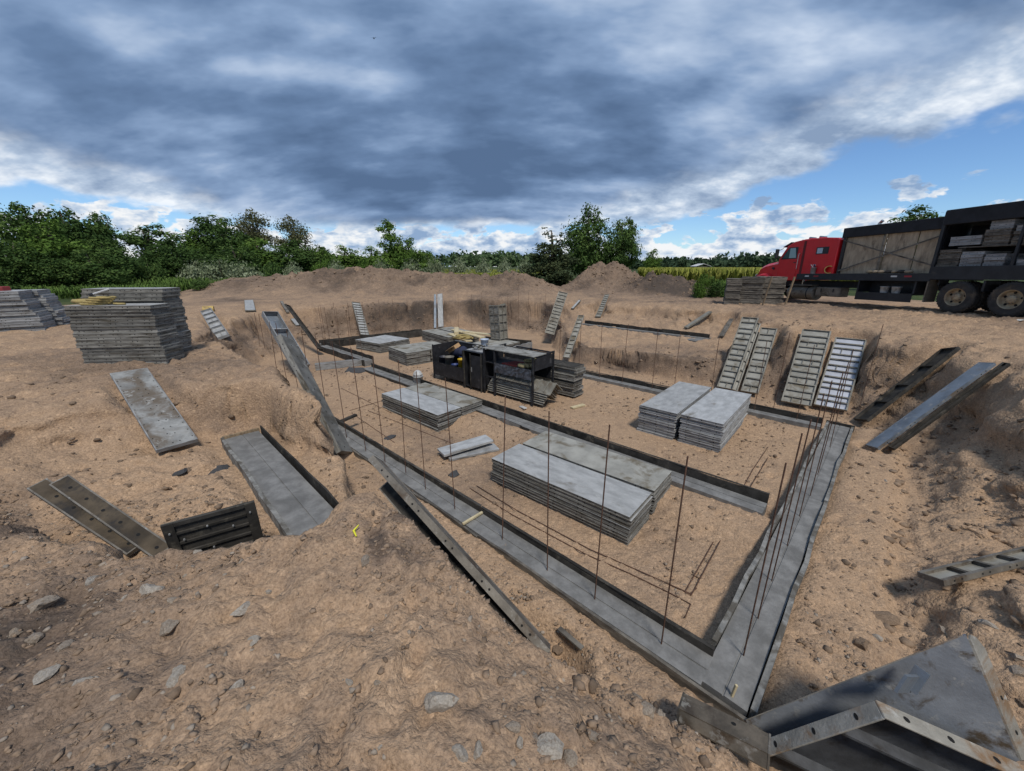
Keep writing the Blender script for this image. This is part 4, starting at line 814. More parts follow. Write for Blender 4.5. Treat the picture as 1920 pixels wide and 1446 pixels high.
for x_, y_, q_ in ((.012, -.005, pm), (1.46, -.005, pm), (.012, .955, pm), (1.46, .955, pm)): obj('post', q_, bn, Matrix.Translation((x_, y_, 0)))
part('top_rail', MB().b2(.034, 1.44, .935, .97, 1.125, 1.15), M_EDGEL, bn)
M_BGREY = mat('bucket_grey', (.16, .15, .13), .6, 0, .2, 8); M_BBLUE = mat('bucket_blue', (.03, .05, .16), .5); M_BYEL = mat('bucket_yellow', (.50, .33, .02), .5, 0, .1, 8); M_BWHITE = mat('bucket_white', (.46, .46, .45), .6, 0, .15, 8, dirt=(.2, .19, .17), ds=4); M_BDARK = mat('bucket_dark', (.04, .042, .055), .5)
def bucket(label, M, m_, r_=.15, h_=.36, handle=True, cat='bucket', fill=None):
    o = thing('bucket', label, cat, M)
    part('shell', MB().lathe([(r_*.82, 0), (r_, h_), (r_*1.06, h_), (r_*1.06, h_-.02), (r_*1.01, h_-.022), (r_*.99, h_-.002), (r_*.95, h_-.005), (r_*.78, .012)], n=18, cap=False).lathe([(.001, .012), (r_*.80, .012)], n=18, cap=False), m_, o, smooth=True)
    if handle: part('handle', MB().tube([(r_*1.05*math.cos(a), .02, h_-.02-r_*.55*math.sin(a)) for a in [math.pi*i/8 for i in range(9)]], .006, 5), M_EDGEL, o)
    if fill: part('contents', MB().lathe([(.001, h_*.8), (r_*.93, h_*.8)], n=14, cap=False), fill, o)
    return o
bucket('dark grey bucket at the left end of the tool bin', rM(.20, .3, .17), M_BDARK, .16, .55); bucket('beige bucket in the tool bin', rM(.52, .25, .17), M_BGREY, .15, .60)
bucket('small blue bucket in the tool bin', rM(.82, .22, .17), M_BBLUE, .12, .40); bucket('yellow bucket with pale lid in the tool bin', rM(1.16, .24, .17), M_BYEL, .15, .62)
bucket('blue can behind the small blue bucket', rM(.85, .55, .17), M_BBLUE, .13, .62, False); bucket('yellow bucket standing at the back of the tool bin', rM(1.22, .68, .17), M_BYEL, .17, .86)
bucket('black bucket at the back of the tool bin', rM(.28, .7, .17), M_BDARK, .16, .6)
bx_ = thing('cardboard_box', 'tan open box tipped on top of the tool bin', 'box', rM(.38, .62, .92) @ Matrix.Rotation(-.5, 4, 'Y') @ Matrix.Rotation(.3, 4, 'X'))
part('carton', MB().b2(-.2, .2, -.13, .13, 0, .13), mat('cardboard', (.42, .26, .13), .85, 0, .15, 6), bx_); part('flap', MB().b2(-.2, .2, -.235, -.131, .118, .13), mat('cardboard_flap', (.36, .22, .11), .85), bx_)
sk = thing('work_glove', 'dark blue work jacket bundled in the tool bin', 'jacket', rM(.72, .62, .75)); m_ = MB().lathe([(.02, 0), (.17, .03), (.22, .12), (.18, .24), (.08, .31), (.01, .32)], n=12)
m_.v = [(x_*1.3+.04*math.sin(9*z_+x_*20), y_+.03*math.cos(x_*25), z_+.03*math.sin(x_*18)) for x_, y_, z_ in m_.v]; sk.name = 'work_jacket'; part('cloth', m_, mat('cloth_blue', (.025, .03, .06), .9), sk, smooth=True)
# cabinet
cb = thing('steel_cabinet', 'narrow black steel cabinet between the tool bin and the rack', 'cabinet', rM(1.52, -.03, 0))
for nm, a in (('side_plate', (0, .012, 0, .9, .06, 1.15)), ('side_plate', (.76, .772, 0, .9, .06, 1.15)), ('back_plate', (.0125, .7595, .888, .9, .06, 1.15)), ('top_plate', (-.01, .782, -.01, .91, 1.152, 1.165)), ('shelf', (.0125, .7595, .01, .887, .06, .075)), ('door', (.30, .757, -.012, -.002, .08, 1.06)), ('front_post', (0, .035, -.03, -.002, .0, 1.15)), ('front_post', (.29, .315, -.035, -.013, .03, 1.1)), ('front_post', (.74, .772, -.035, -.013, .0, 1.15))):
    part(nm, MB().b2(*a), M_STEEL if nm != 'front_post' else M_DARK, cb)
part('door_handle', MB().b2(.34, .36, -.03, -.013, .55, .68), M_EDGEL, cb)
jr = thing('hardware_tray', 'pile of small metal hardware on the black cabinet', 'hardware', rM(1.55, .05, 1.166)); part('tray', MB().b2(0, .7, 0, .8, 0, .01), M_EDGEL, jr)
for i in range(34):
    p = (random.uniform(.04, .62), random.uniform(.05, .72)); part('clamp', MB().box((p[0], p[1], .045+random.uniform(0, .06)), (random.uniform(.05, .12), .03, .03), Matrix.Rotation(random.uniform(0, 3), 3, 'Z') @ Matrix.Rotation(random.uniform(-.7, .7), 3, 'X')), random.choice((M_EDGEL, M_RIB, M_DARK)), jr)
bucket('pale blue pail standing on the cabinet hardware', rM(1.62, .78, 1.18), mat('pail_pale', (.40, .46, .55), .5), .13, .22, False)
# rack
rc = thing('steel_rack', 'black steel rack with a grey tray on top, holding corner forms', 'rack', rM(2.36, 0, 0))
for x_, y_ in ((.0, 0), (.42, -.0), (1.78, 0), (0, .92), (1.78, .92), (1.0, .92)): part('post', MB().b2(x_-.025, x_+.025, y_-.025, y_+.025, 0, 1.33), M_STEEL, rc)
part('top_tray', MB().b2(-.04, 1.83, -.04, .52, 1.332, 1.352), mat('tray_grey', (.26, .255, .235), .8, 0, .3, 6, .5, 50, dirt=(.12, .11, .09), ds=3), rc)
for nm, a in (('side_rail', (1.77, 1.80, .53, .96, 1.305, 1.35)), ('side_rail', (-.01, .02, .53, .96, 1.305, 1.33)), ('shelf', (.026, 1.754, .03, .9, .92, .935)), ('cross_rail', (.026, 1.754, -.012, .012, .50, .535)), ('cross_rail', (.45, 1.754, .9, .93, 1.28, 1.32))): part(nm, MB().b2(*a), M_STEEL, rc)
part('back_plate', MB().b2(.05, 1.72, .905, .915, .55, 1.27), M_STEEL, rc); part('end_plate', MB().b2(1.79, 1.80, .06, .86, .94, 1.28), M_STEEL, rc); part('end_plate', MB().b2(-.02, -.01, .06, .86, .2, 1.28), M_STEEL, rc)
cr_ = MB(); N = 16; vs = []; 
for i in range(N+1):
    for j in range(5): vs.append((.44+1.32*i/N, -.03-.02*random.random(), .70+.28*j/4+random.uniform(-.012, .012)))
cr_.add(vs, [(i*5+j, i*5+j+1, (i+1)*5+j+1, (i+1)*5+j) for i in range(N) for j in range(4)]); part('plastic_sheet', cr_, mat('crumpled_plastic', (.06, .066, .08), .35, 0, .6, 14, .8, 30, spec=.6), rc)
M_ORED = mat('tool_red', (.22, .035, .03), .6); M_TANB = mat('tool_tan', (.42, .34, .17), .8)
for i in range(5): tag(obj('red_bar', MB().b2(0, .55, -.02, .02, 0, .035).mesh('red_bar', M_ORED, bevel=.005), None, rM(2.95+.03*i, .12+.09*i, .94, .06*i)), f'red bar lying on the rack shelf, {NTH[i]} from the front', 'bar', 'red bars on the rack')
for i in range(6): tag(obj('tan_bundle', MB().lathe([(.03, 0), (.06, .02), (.065, .2), (.04, .23)], axis='X', n=10).mesh('tan_bundle', M_TANB, smooth=True), None, rM(3.55+.1*(i % 3), .12+.12*(i//3)+.04*i, 1.0+.07*(i//3), .3*i)), f'tan rag bundle on the rack shelf, {NTH[i]} of the heap', 'bundle', 'tan bundles on the rack')
bucket('pale can at the right end of the rack shelf', rM(4.02, .4, .94), M_BWHITE, .09, .22, False)
# V shaped corner forms stacked in the rack
def vform(L, w_, t_=.025):
    mb = MB(); h_ = w_*.62; b_ = w_*.72
    for sg in (-1, 1):
        n_ = Vector((0, sg*h_, b_)).normalized()*t_; P = [(0, 0), (sg*b_, -h_)]
        vs = [(x_, P[i][0]+n_.y*j, P[i][1]+n_.z*j) for x_ in (0, L) for j in (0, 1) for i in (0, 1)]
        mb.add(vs, [(0, 1, 3, 2), (4, 6, 7, 5), (0, 4, 5, 1), (2, 3, 7, 6), (0, 2, 6, 4), (1, 5, 7, 3)])
    return mb
vr = vform(2.05, .40); vme = vr.mesh('corner_form', M_RIB); vrib = MB()
vrib.add([(0, -.28, -.235), (0, 0, .01), (0, .28, -.235), (.02, -.28, -.235), (.02, 0, .01), (.02, .28, -.235)], [(0, 1, 4, 3), (1, 2, 5, 4), (0, 3, 5, 2), (0, 2, 1), (3, 4, 5)])
for i in range(6):
    o = thing('corner_form', f'V shaped corner form lying in the rack, {"lowest" if i == 0 else ("topmost" if i == 5 else NTH[i]+" from below")}', 'corner form', rM(2.46+random.uniform(-.06, .06)+(.12 if i == 5 else 0), .34, .30+i*.065), 'V corner forms in the rack')
    obj('leaves', vme, o)
    for x_ in (0.0, 2.03): part('end_plate', MB().add([(x_, -.285, -.21), (x_, 0, .045), (x_, .285, -.21), (x_, .25, -.21), (x_, 0, .0), (x_, -.25, -.21)], [(0, 1, 4, 5), (1, 2, 3, 4)]), M_EDGEL, o)
    if i == 5:
        for j in range(7):
            for sg in (-1, 1): part('rib', MB().box((.15+j*.28, sg*.145, -.085), (.02, .34, .05), Matrix.Rotation(-sg*.71, 3, 'X')), M_RIB, o)
stack('the stack behind the V corner forms', (rk(4.66, 1.25, 0).x, rk(4.66, 1.25, 0).y), math.atan2(-RX.y, -RX.x), 11, 2.1, .5, .075, [M_DARK, M_EDGE, M_HOLE], jit=.04, zb=.06)
# bucket between the footing and the stack, loose white paper
bk = bucket('grey white bucket with rags standing behind the front stacks', Matrix.Translation(at(785, 726, .05)), M_BWHITE, .15, .36); part('rags', MB().lathe([(.13, .33), (.15, .42), (.10, .50), (.03, .54)], n=7), M_BWHITE, bk)
stick('paper_scrap', 'crumpled white paper on the ground before the rack', 'paper', at(976, 762, .02), at(985, 766, .05), .10, .03, M_BWHITE)
# boards and yellow strap on the rear stack
for i, (a_, b_, z_) in enumerate((((850, 618), (905, 633), .56), ((870, 622), (925, 628), .60), ((845, 626), (880, 640), .52))):
    stick('yellow_board', f'yellowish board on the rearmost stacks, {("upper", "middle", "lower")[i]} one', 'board', at(*a_, z_), at(*b_, z_), .30, .05, M_CREAM, 'yellow boards at the back')
sc2 = thing('strap_heap', 'heap of yellow straps on the rearmost stack', 'strap', Matrix.Translation(at(868, 636, .56)))
part('coil', MB().tube([(.45*math.cos(a*1.1)*(1-.02*a), .2*math.sin(a*1.1), .04+.006*a) for a in range(22)], .04, 5), M_YEL, sc2, smooth=True)
stick('wood_block', 'small yellowish block standing on the rearmost boards', 'block', at(856, 626, .58), at(856, 617, .6), .22, .2, M_CREAM)
# upright corner form standing on the far bay
ucB = at(938, 646, .2); ucB.z = .22
uc = thing('corner_form', 'tall upright corner form with an open ribbed side in the far bay', 'corner form', Matrix.Translation(ucB) @ Matrix.Rotation(R(-3), 4, 'Y') @ Matrix.Rotation(.12, 4, 'Z'))
for nm, a in (('leaf', (-.42, .0, -.01, 0)), ):
    part('left_leaf', MB().add([(-.40, .16, 0), (0, -.10, 0), (0, -.10, 1.75), (-.40, .16, 1.75), (-.39, .175, 0), (.01, -.085, 0), (.01, -.085, 1.75), (-.39, .175, 1.75)], [(0, 1, 2, 3), (4, 7, 6, 5), (0, 3, 7, 4), (1, 5, 6, 2), (3, 2, 6, 7), (0, 4, 5, 1)]), M_EDGE, uc)
    part('right_leaf', MB().add([(.0, -.10, 0), (.36, .16, 0), (.36, .16, 1.8), (0, -.10, 1.75), (-.01, -.085, 0), (.35, .175, 0), (.35, .175, 1.8), (-.01, -.085, 1.75)], [(0, 1, 2, 3), (4, 7, 6, 5), (0, 3, 7, 4), (1, 5, 6, 2), (3, 2, 6, 7), (0, 4, 5, 1)]), M_RIB, uc)
for sg in (-1, 1):
    for zq in (.25, .65, 1.0, 1.35, 1.72): part('rib', MB().box((sg*.19, .005, zq), (.44, .05, .02), Matrix.Rotation(sg*.6, 3, 'Z')), M_RIB, uc)
    for xq in (.02, .2, .38): part('stiffener', MB().box((sg*xq, -.10+xq*.66-.02, .875), (.02, .05, 1.74)), M_RIB if sg > 0 else M_EDGE, uc)
# ------------------------------------------------------------------ flatbed truck on the right plateau
TH = Vector((-.164, .986, 0)).normalized(); TLf = Vector((-TH.y, TH.x, 0))
TO = Vector((15.4, 13.7, 2.05))-TLf*1.25
TM = frame(TO, TH, TLf, Vector((0, 0, 1))) @ Matrix.Rotation(R(1.15), 4, 'Y')
M_RED = mat('truck_red', (.62, .014, .022), .38, 0, .06, 2.0, 0, coat=.25, dirt=(.34, .06, .05), ds=1.3, dl=(.62, .85))
M_BLK = mat('truck_black', (.018, .020, .024), .55, 0, .3, 3.0, .1, 30, dirt=(.07, .06, .05), ds=2.2, dl=(.58, .8))
M_DUST = mat('truck_dusty_metal', (.20, .175, .14), .65, .3, .25, 4.0, .2, 40, dirt=(.09, .07, .05), ds=3)
M_TYRE = mat('tyre', (.035, .034, .033), .9, 0, .3, 6.0, .3, 60, dirt=(.11, .085, .06), ds=3, dl=(.5, .75))
M_RIM = mat('rim_dusty', (.33, .27, .18), .6, .2, .2, 6.0, .2, 40, dirt=(.16, .085, .045), ds=4, dl=(.5, .7))
M_GLASS = mat('window_glass', (.06, .11, .12), .06, 0, spec=.8)
M_TARP = mat('tarp_black', (.012, .013, .017), .7, 0, .35, 3.0, .5, 14)
M_CHR = mat('chrome_dull', (.42, .42, .42), .25, .9); M_WHT = mat('white_paint', (.55, .55, .53), .6); M_TAPE = mat('red_tape', (.30, .02, .03), .4)
tk = thing('flatbed_truck', 'red flatbed truck with sleeper cab and high rack on the right bank', 'truck', TM)
cabp = [(4.80, 1.22), (4.78, 2.80), (4.90, 2.90), (5.6, 2.97), (6.6, 2.97), (7.15, 2.90), (7.55, 2.72), (7.98, 2.06), (7.98, 1.10), (7.75, 1.0), (6.72, 1.0), (6.66, 1.22)]
cab = part('cab', MB().prism(cabp, -1.06, 1.06), M_RED, tk, bevel=.045, seg=2)
hood = MB(); hp_ = [(7.99, 1.12, 2.03, .98), (8.5, 1.12, 1.98, .90), (9.1, 1.12, 1.90, .80), (9.5, 1.12, 1.78, .72), (9.72, 1.12, 1.50, .66)]; vs = []
for x_, z0, z1, w_ in hp_:
    vs += [(x_, -w_, z0), (x_, -w_, z1-.18), (x_, -w_*.75, z1-.03), (x_, 0, z1), (x_, w_*.75, z1-.03), (x_, w_, z1-.18), (x_, w_, z0)]
hood.add(vs, [(i*7+j, i*7+(j+1) % 7, (i+1)*7+(j+1) % 7, (i+1)*7+j) for i in range(4) for j in range(7)]+[tuple(range(7)), tuple(28+j for j in range(6, -1, -1))])
hd = part('hood', hood, M_RED, tk, smooth=False); part('vent', MB().box((8.35, .965, 1.62), (.16, .03, .10), Matrix.Rotation(-.4, 3, 'Y')), M_BLK, hd)
for sg in (-1, 1):
    fm = MB(); n_ = 12; vs = []
    for i in range(n_+1):
        a = math.pi*(.02+.96*i/n_); x_ = 8.82+.72*math.cos(a); z_ = .62+.72*math.sin(a)
        for y_, dz_ in ((.68, .0), (1.0, .02), (1.14, -.02), (1.16, -.10)): vs.append((x_, sg*y_, z_+dz_))
    fm.add(vs, [(i*4+j, i*4+j+1, (i+1)*4+j+1, (i+1)*4+j) for i in range(n_) for j in range(3)]); part('fender', fm, M_RED, tk, smooth=True)
for sg in (-1, 1): part('headlight', MB().lathe([(.11, 0), (.11, .05), (.02, .09)], axis='X', n=12, c=(9.5, sg*.86, 1.22)), M_CHR, tk)
part('hood_seam', MB().b2(7.985, 7.995, -1.0, 1.0, 1.12, 2.035), M_BLK, tk); part('side_step', MB().b2(6.9, 7.75, .95, 1.16, .55, .60), M_CHR, tk); part('exhaust_pipe', MB().tube([(4.66, -.7, 1.34), (4.66, -.7, 3.5), (4.55, -.7, 3.6)], .07, 10), M_CHR, tk)
part('grille', MB().b2(9.722, 9.75, -.5, .5, 1.0, 1.5), M_CHR, tk); part('bumper', MB().b2(9.6, 9.85, -1.15, 1.15, .55, .85), M_CHR, tk, bevel=.04)
part('windscreen', MB().add([(7.57, -.92, 2.70), (7.57, .92, 2.70), (7.99, .96, 2.10), (7.99, -.96, 2.10), (7.60, -.92, 2.72), (7.60, .92, 2.72), (8.01, .96, 2.12), (8.01, -.96, 2.12)], [(0, 1, 2, 3), (4, 7, 6, 5), (0, 4, 5, 1), (1, 5, 6, 2), (2, 6, 7, 3), (3, 7, 4, 0)]), M_GLASS, tk)
part('sun_visor', MB().prism([(7.40, 2.86), (7.86, 2.66), (7.86, 2.70), (7.42, 2.90)], -1.02, 1.02), M_BLK, tk)
for sg in (1, -1):
    y0, y1 = sorted((sg*1.061, sg*1.075))
    dr = part('door', MB().prism([(6.80, 1.06), (6.80, 2.68), (7.42, 2.68), (7.88, 2.08), (7.88, 1.40), (7.80, 1.06)], y0, y1), M_RED, tk, bevel=.006)
    y0, y1 = sorted((sg*1.0755, sg*1.082)); part('window_seal', MB().prism([(6.86, 2.06), (6.86, 2.63), (7.40, 2.63), (7.82, 2.06)], y0, y1), M_BLK, dr)
    y0, y1 = sorted((sg*1.0825, sg*1.086)); part('window', MB().prism([(6.90, 2.11), (7.02, 2.59), (7.33, 2.59), (7.33, 2.11)], y0, y1), mat('side_glass', (.34, .48, .50), .08, spec=.8) if sg > 0 else M_GLASS, dr); part('quarter_window', MB().prism([(7.36, 2.11), (7.36, 2.59), (7.40, 2.58), (7.74, 2.11)], y0, y1), M_GLASS, dr)  # pale teal of the left window stands in for daylight seen through it
    part('door_handle', MB().b2(6.86, 7.0, *sorted((sg*1.076, sg*1.10)), 1.86, 1.90), M_BLK, dr)
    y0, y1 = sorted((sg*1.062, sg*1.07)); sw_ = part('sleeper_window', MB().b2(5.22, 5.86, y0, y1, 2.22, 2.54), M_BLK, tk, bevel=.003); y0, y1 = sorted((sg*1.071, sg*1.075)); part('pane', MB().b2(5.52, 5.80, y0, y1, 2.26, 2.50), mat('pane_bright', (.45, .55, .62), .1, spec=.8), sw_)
    part('grab_handle', MB().tube([(6.72, sg*1.07, 1.55), (6.72, sg*1.13, 1.58), (6.72, sg*1.13, 2.28), (6.72, sg*1.07, 2.31)], .016, 6), M_CHR, tk)
    part('cab_seam', MB().b2(6.46, 6.60, *sorted((sg*1.0605, sg*1.066)), 1.25, 2.88), mat('seam_dark', (.12, .01, .012), .6), tk)
    mr = part('mirror', MB().b2(7.84, 7.94, *sorted((sg*1.22, sg*1.40)), 2.12, 2.58), M_BLK, tk, bevel=.02); part('mirror_arm', MB().tube([(7.86, sg*1.06, 2.2), (7.88, sg*1.24, 2.25)], .015, 5).tube([(7.80, sg*1.04, 2.62), (7.88, sg*1.24, 2.5)], .015, 5), M_BLK, mr)
for i in range(5): part('marker_light', MB().lathe([(.05, 0), (.045, .05), (.02, .075)], n=10, c=(7.05-abs(i-2)*.04, -.8+i*.4, 2.92)), M_WHT, tk, smooth=True)
for i, (x_, y_) in enumerate(((6.3, .75), (5.75, .75))): part('roof_horn', MB().tube([(x_, y_, 3.0), (x_+.35, y_, 3.03)], [.03, .06], 8), M_CHR, tk)
for sg in (-1, 1): part('frame_rail', MB().b2(-3.4, 9.5, *sorted((sg*.38, sg*.46)), .70, .98), M_BLK, tk)
# deck
part('deck', MB().b2(-3.6, 6.45, -1.22, 1.22, 1.20, 1.335), M_DUST, tk)
for sg in (-1, 1):
    sk_ = part('deck_skirt', MB().b2(.85, 6.5, *sorted((sg*1.221, sg*1.25)), 1.05, 1.33), M_BLK, tk); part('deck_skirt', MB().b2(-3.6, .849, *sorted((sg*1.221, sg*1.255)), 1.12, 1.56), M_BLK, tk)
    for x_, m__ in ((5.80, M_WHT), (5.55, M_TAPE), (1.95, M_WHT), (1.70, M_TAPE)): part('reflector_tape', MB().b2(x_-(.25 if m__ is M_TAPE else 0), x_+(.22 if m__ is M_WHT else 0), *sorted((sg*1.2505, sg*1.253)), 1.19, 1.25), m__, sk_)
# front half of the high rack, set in from the deck edge
yi = .92
for sg in (1, -1):
    for x_ in (4.62, 2.95, .95): part('rack_post', MB().b2(x_-.05, x_+.05, *sorted((sg*(yi+.01), sg*(yi+.09))), 1.336, 3.05), M_DUST if x_ == 2.95 else M_BLK, tk)
    tp_ = part('tarp_band', MB().b2(.98, 4.72, *sorted((sg*(yi+.092), sg*(yi+.14))), 2.86, 3.27), M_TARP, tk, bevel=.015)
    for (xa, za, xb, zb_) in ((4.6, 1.45, 1.0, 2.65), (4.6, 2.75, 1.0, 1.6)):
        L_ = math.hypot(xb-xa, zb_-za); part('cross_brace', MB().box(((xa+xb)/2, sg*(yi+.105+(.02 if za > 2 else 0)), (za+zb_)/2), (L_, .015, .05), Matrix.Rotation(-math.atan2(zb_-za, xb-xa), 3, 'Y')), M_GWOOD, tk)
part('headboard', MB().b2(4.68, 4.74, -.92, .92, 1.336, 3.2), M_BLK, tk); part('rack_roof', MB().b2(.98, 4.70, -.92, .92, 3.0, 3.06), M_TARP, tk)
# rear half, flush with the deck edge
for sg in (1, -1):
    for x_ in (.90, -1.15, -3.5): part('rack_post', MB().b2(x_-.035, x_+.035, *sorted((sg*1.14, sg*1.22)), 1.336, 3.40), M_BLK, tk)
    part('tarp_band', MB().b2(-3.6, .93, *sorted((sg*1.222, sg*1.26)), 2.96, 3.45), M_TARP, tk, bevel=.015)
part('rack_divider', MB().b2(.94, .975, -1.2, 1.2, 1.336, 3.42), M_BLK, tk); part('rack_roof', MB().b2(-3.6, .93, -1.2, 1.2, 3.36, 3.40), M_TARP, tk)
for z_ in (2.16,): part('rack_shelf', MB().b2(-3.5, .36, -1.12, 1.16, z_, z_+.035), M_GWOOD, tk)
part('rack_core', MB().b2(-3.5, .9, -.1, -.05, 1.336, 2.95), M_BLK, tk)
# below the deck
ft = part('fuel_tank', MB().lathe([(.05, 0), (.28, .0), (.33, .03), (.33, 1.45), (.28, 1.48), (.05, 1.48)], axis='X', n=20, c=(5.5, .88, .42)), M_DUST, tk, smooth=False)
for x_ in (5.8, 6.7): part('tank_strap', MB().lathe([(.337, 0), (.337, .06)], axis='X', n=20, c=(x_, .88, .42), cap=False), M_BLK, ft)
part('step', MB().b2(5.6, 6.9, .8, 1.18, .77, .81), M_DUST, tk); part('step_bracket', MB().b2(6.2, 6.26, 1.0, 1.1, .81, 1.04), M_CHR, tk)
bxx = part('battery_box', MB().b2(4.2, 5.42, .62, 1.12, .30, .72), M_DUST, tk, bevel=.03)
for x_ in (4.5, 5.1): part('latch', MB().b2(x_, x_+.05, 1.121, 1.135, .5, .66), M_BLK, bxx)
sr2 = part('side_shelf', MB().b2(1.3, 3.4, .55, 1.20, .52, .56), M_BLK, tk); part('shelf_lip', MB().b2(1.3, 3.4, 1.201, 1.23, .26, .58), M_BLK, sr2); part('shelf_back', MB().b2(1.3, 3.4, .55, .58, .561, 1.1), M_BLK, sr2)
for x_ in (1.3, 3.4): part('shelf_bracket', MB().b2(x_-.03, x_+.03, .6, 1.19, .57, 1.18), M_BLK, sr2)
part('mud_flap', MB().b2(.88, .92, .7, 1.22, .30, 1.1), M_DUST, tk)
def wheel(x_, y_, sg, r_=.53, w_=.28, deep=True):
    wh = obj('wheel', None, tk, Matrix.Translation((x_, y_, r_)))
    t_ = MB(); rr = [(r_*.56, -w_/2), (r_*.62, -w_*.5), (r_*.86, -w_*.52), (r_*.96, -w_*.46), (r_, -w_*.36), (r_, w_*.36), (r_*.96, w_*.46), (r_*.86, w_*.52), (r_*.62, w_*.5), (r_*.56, w_/2)]
    t_.lathe(rr, axis='Y', n=36, cap=False)
    for i in range(36):
        a = math.tau*i/36
        for s2 in (-1, 1): t_.box((r_*1.0*math.cos(a), s2*w_*.28, r_*math.sin(a)), (.03, w_*.22, .05), Matrix.Rotation(-a, 3, 'Y'))
    part('tyre', t_, M_TYRE, wh, smooth=False)
    d_ = -.07 if deep else .04
    rm = MB().lathe([(r_*.57, sg*w_*.5), (r_*.53, sg*w_*.48), (r_*.50, sg*w_*.3), (r_*.48, sg*(w_*.3+d_)), (r_*.30, sg*(w_*.3+d_-.01)), (r_*.27, sg*(w_*.3+d_+.03)), (r_*.20, sg*(w_*.3+d_+.09)), (r_*.12, sg*(w_*.3+d_+.10)), (.001, sg*(w_*.3+d_+.10))], axis='Y', n=28, cap=False)
    rim = part('rim', rm, M_RIM, wh, smooth=True)
    hm = MB(); bm_ = MB()
    for i in range(5):
        a = math.tau*(i+.3)/5; hm.lathe([(.04, 0), (.001, 0.0)], axis='Y', n=10, c=(r_*.39*math.cos(a), sg*(w_*.3+d_+.006), r_*.39*math.sin(a)), cap=False)
    for i in range(10):
        a = math.tau*i/10; bm_.lathe([(.016, 0), (.016, sg*.03), (.001, sg*.03)], axis='Y', n=6, c=(r_*.235*math.cos(a), sg*(w_*.3+d_+.05), r_*.235*math.sin(a)), cap=False)
    stuff(part('hand_holes', hm, M_HOLE, rim)); stuff(part('wheel_nuts', bm_, M_OLD, rim))
for x_ in (0, -1.38):
    for sg in (1, -1): wheel(x_, sg*1.08, sg); wheel(x_, sg*.74, sg)
    part('axle', MB().tube([(x_, -.9, .53), (x_, .9, .53)], .12, 10), M_BLK, tk)
for sg in (1, -1): wheel(8.82, sg*.98, sg, .5, .27, False)
part('axle', MB().tube([(8.82, -.85, .5), (8.82, .85, .5)], .06, 8), M_BLK, tk)
for x_ in (.72, -.66, -2.05): part('mud_guard', MB().b2(x_-.03, x_+.03, .6, 1.22, .75, 1.1) if x_ < 0 else MB().b2(x_-.03, x_+.03, .6, 1.0, .9, 1.1), M_BLK, tk)
# things carried by the truck
def tM(x_, y_, z_, rz=0.0): return TM @ Matrix.Translation((x_, y_, z_)) @ Matrix.Rotation(rz, 4, 'Z')
for i, (x0, x1, z1, ly) in enumerate(((3.06, 4.56, 2.86, 'front'), (1.82, 2.90, 2.86, 'middle'), (1.02, 1.78, 2.86, 'rear'))):
    tag(obj('plywood_sheet', MB().b2(x0, x1, yi-.03, yi+.0, 1.337, z1).mesh('plywood_sheet', M_PLY), None, TM), f'tan plywood sheet standing in the {ly} bay of the truck rack', 'plywood', 'plywood sheets on the truck')
bk = bucket('grey bucket of tools standing on the deck beside the red sleeper', tM(5.75, 1.12, 1.336), mat('bucket_dusty', (.24, .22, .22), .7, 0, .2, 8), .12, .28, False)
for i in range(6): part('tool', MB().tube([(random.uniform(-.06, .06), random.uniform(-.06, .06), .2), (random.uniform(-.14, .14), random.uniform(-.1, .1), .42)], .015, 5), random.choice((M_BBLUE, M_WHT, M_CHR)), bk)
M_PIPE = mat('pipe_yellow', (.45, .32, .10), .6, 0, .15, 5, dirt=(.2, .13, .06), ds=3)
def pipe(label, M, r_, L):
    o = thing('pipe', label, 'pipe', M); part('shell', MB().lathe([(r_*.84, 0), (r_, 0), (r_, L), (r_*.84, L), (r_*.84, 0)], axis='X', n=24, cap=False), M_PIPE, o, smooth=False)
    part('inner_plug', MB().lathe([(r_*.84, L*.75), (.001, L*.75)], axis='X', n=24, cap=False), M_RUST, o)
pipe('short yellow pipe lying on the truck deck', tM(4.95, 1.12, 1.336+.175, -.80), .175, .6)
for i in range(7): tag(obj('sack', MB().lathe([(.02, 0), (.1, .02), (.13, .06), (.09, .11), (.02, .13)], n=9).mesh('sack', mat('sack_%d' % i, random.choice(((.30, .24, .17), (.05, .045, .04), (.22, .18, .12))), .9), smooth=True), None, tM(1.7+i*.24, 1.10, 1.336, i) @ Matrix.Diagonal((1.2, .9, 1, 1))), f'small dusty sack on the truck deck edge, {NTH[i]} from the rear', 'sack', 'sacks on the truck deck')
for i, x_ in enumerate((2.45, 2.02)): bucket(f'white bucket on the shelf below the truck deck, {"left" if i == 0 else "right"} one', tM(x_, 1.02, .562), M_BWHITE, .15, .26)
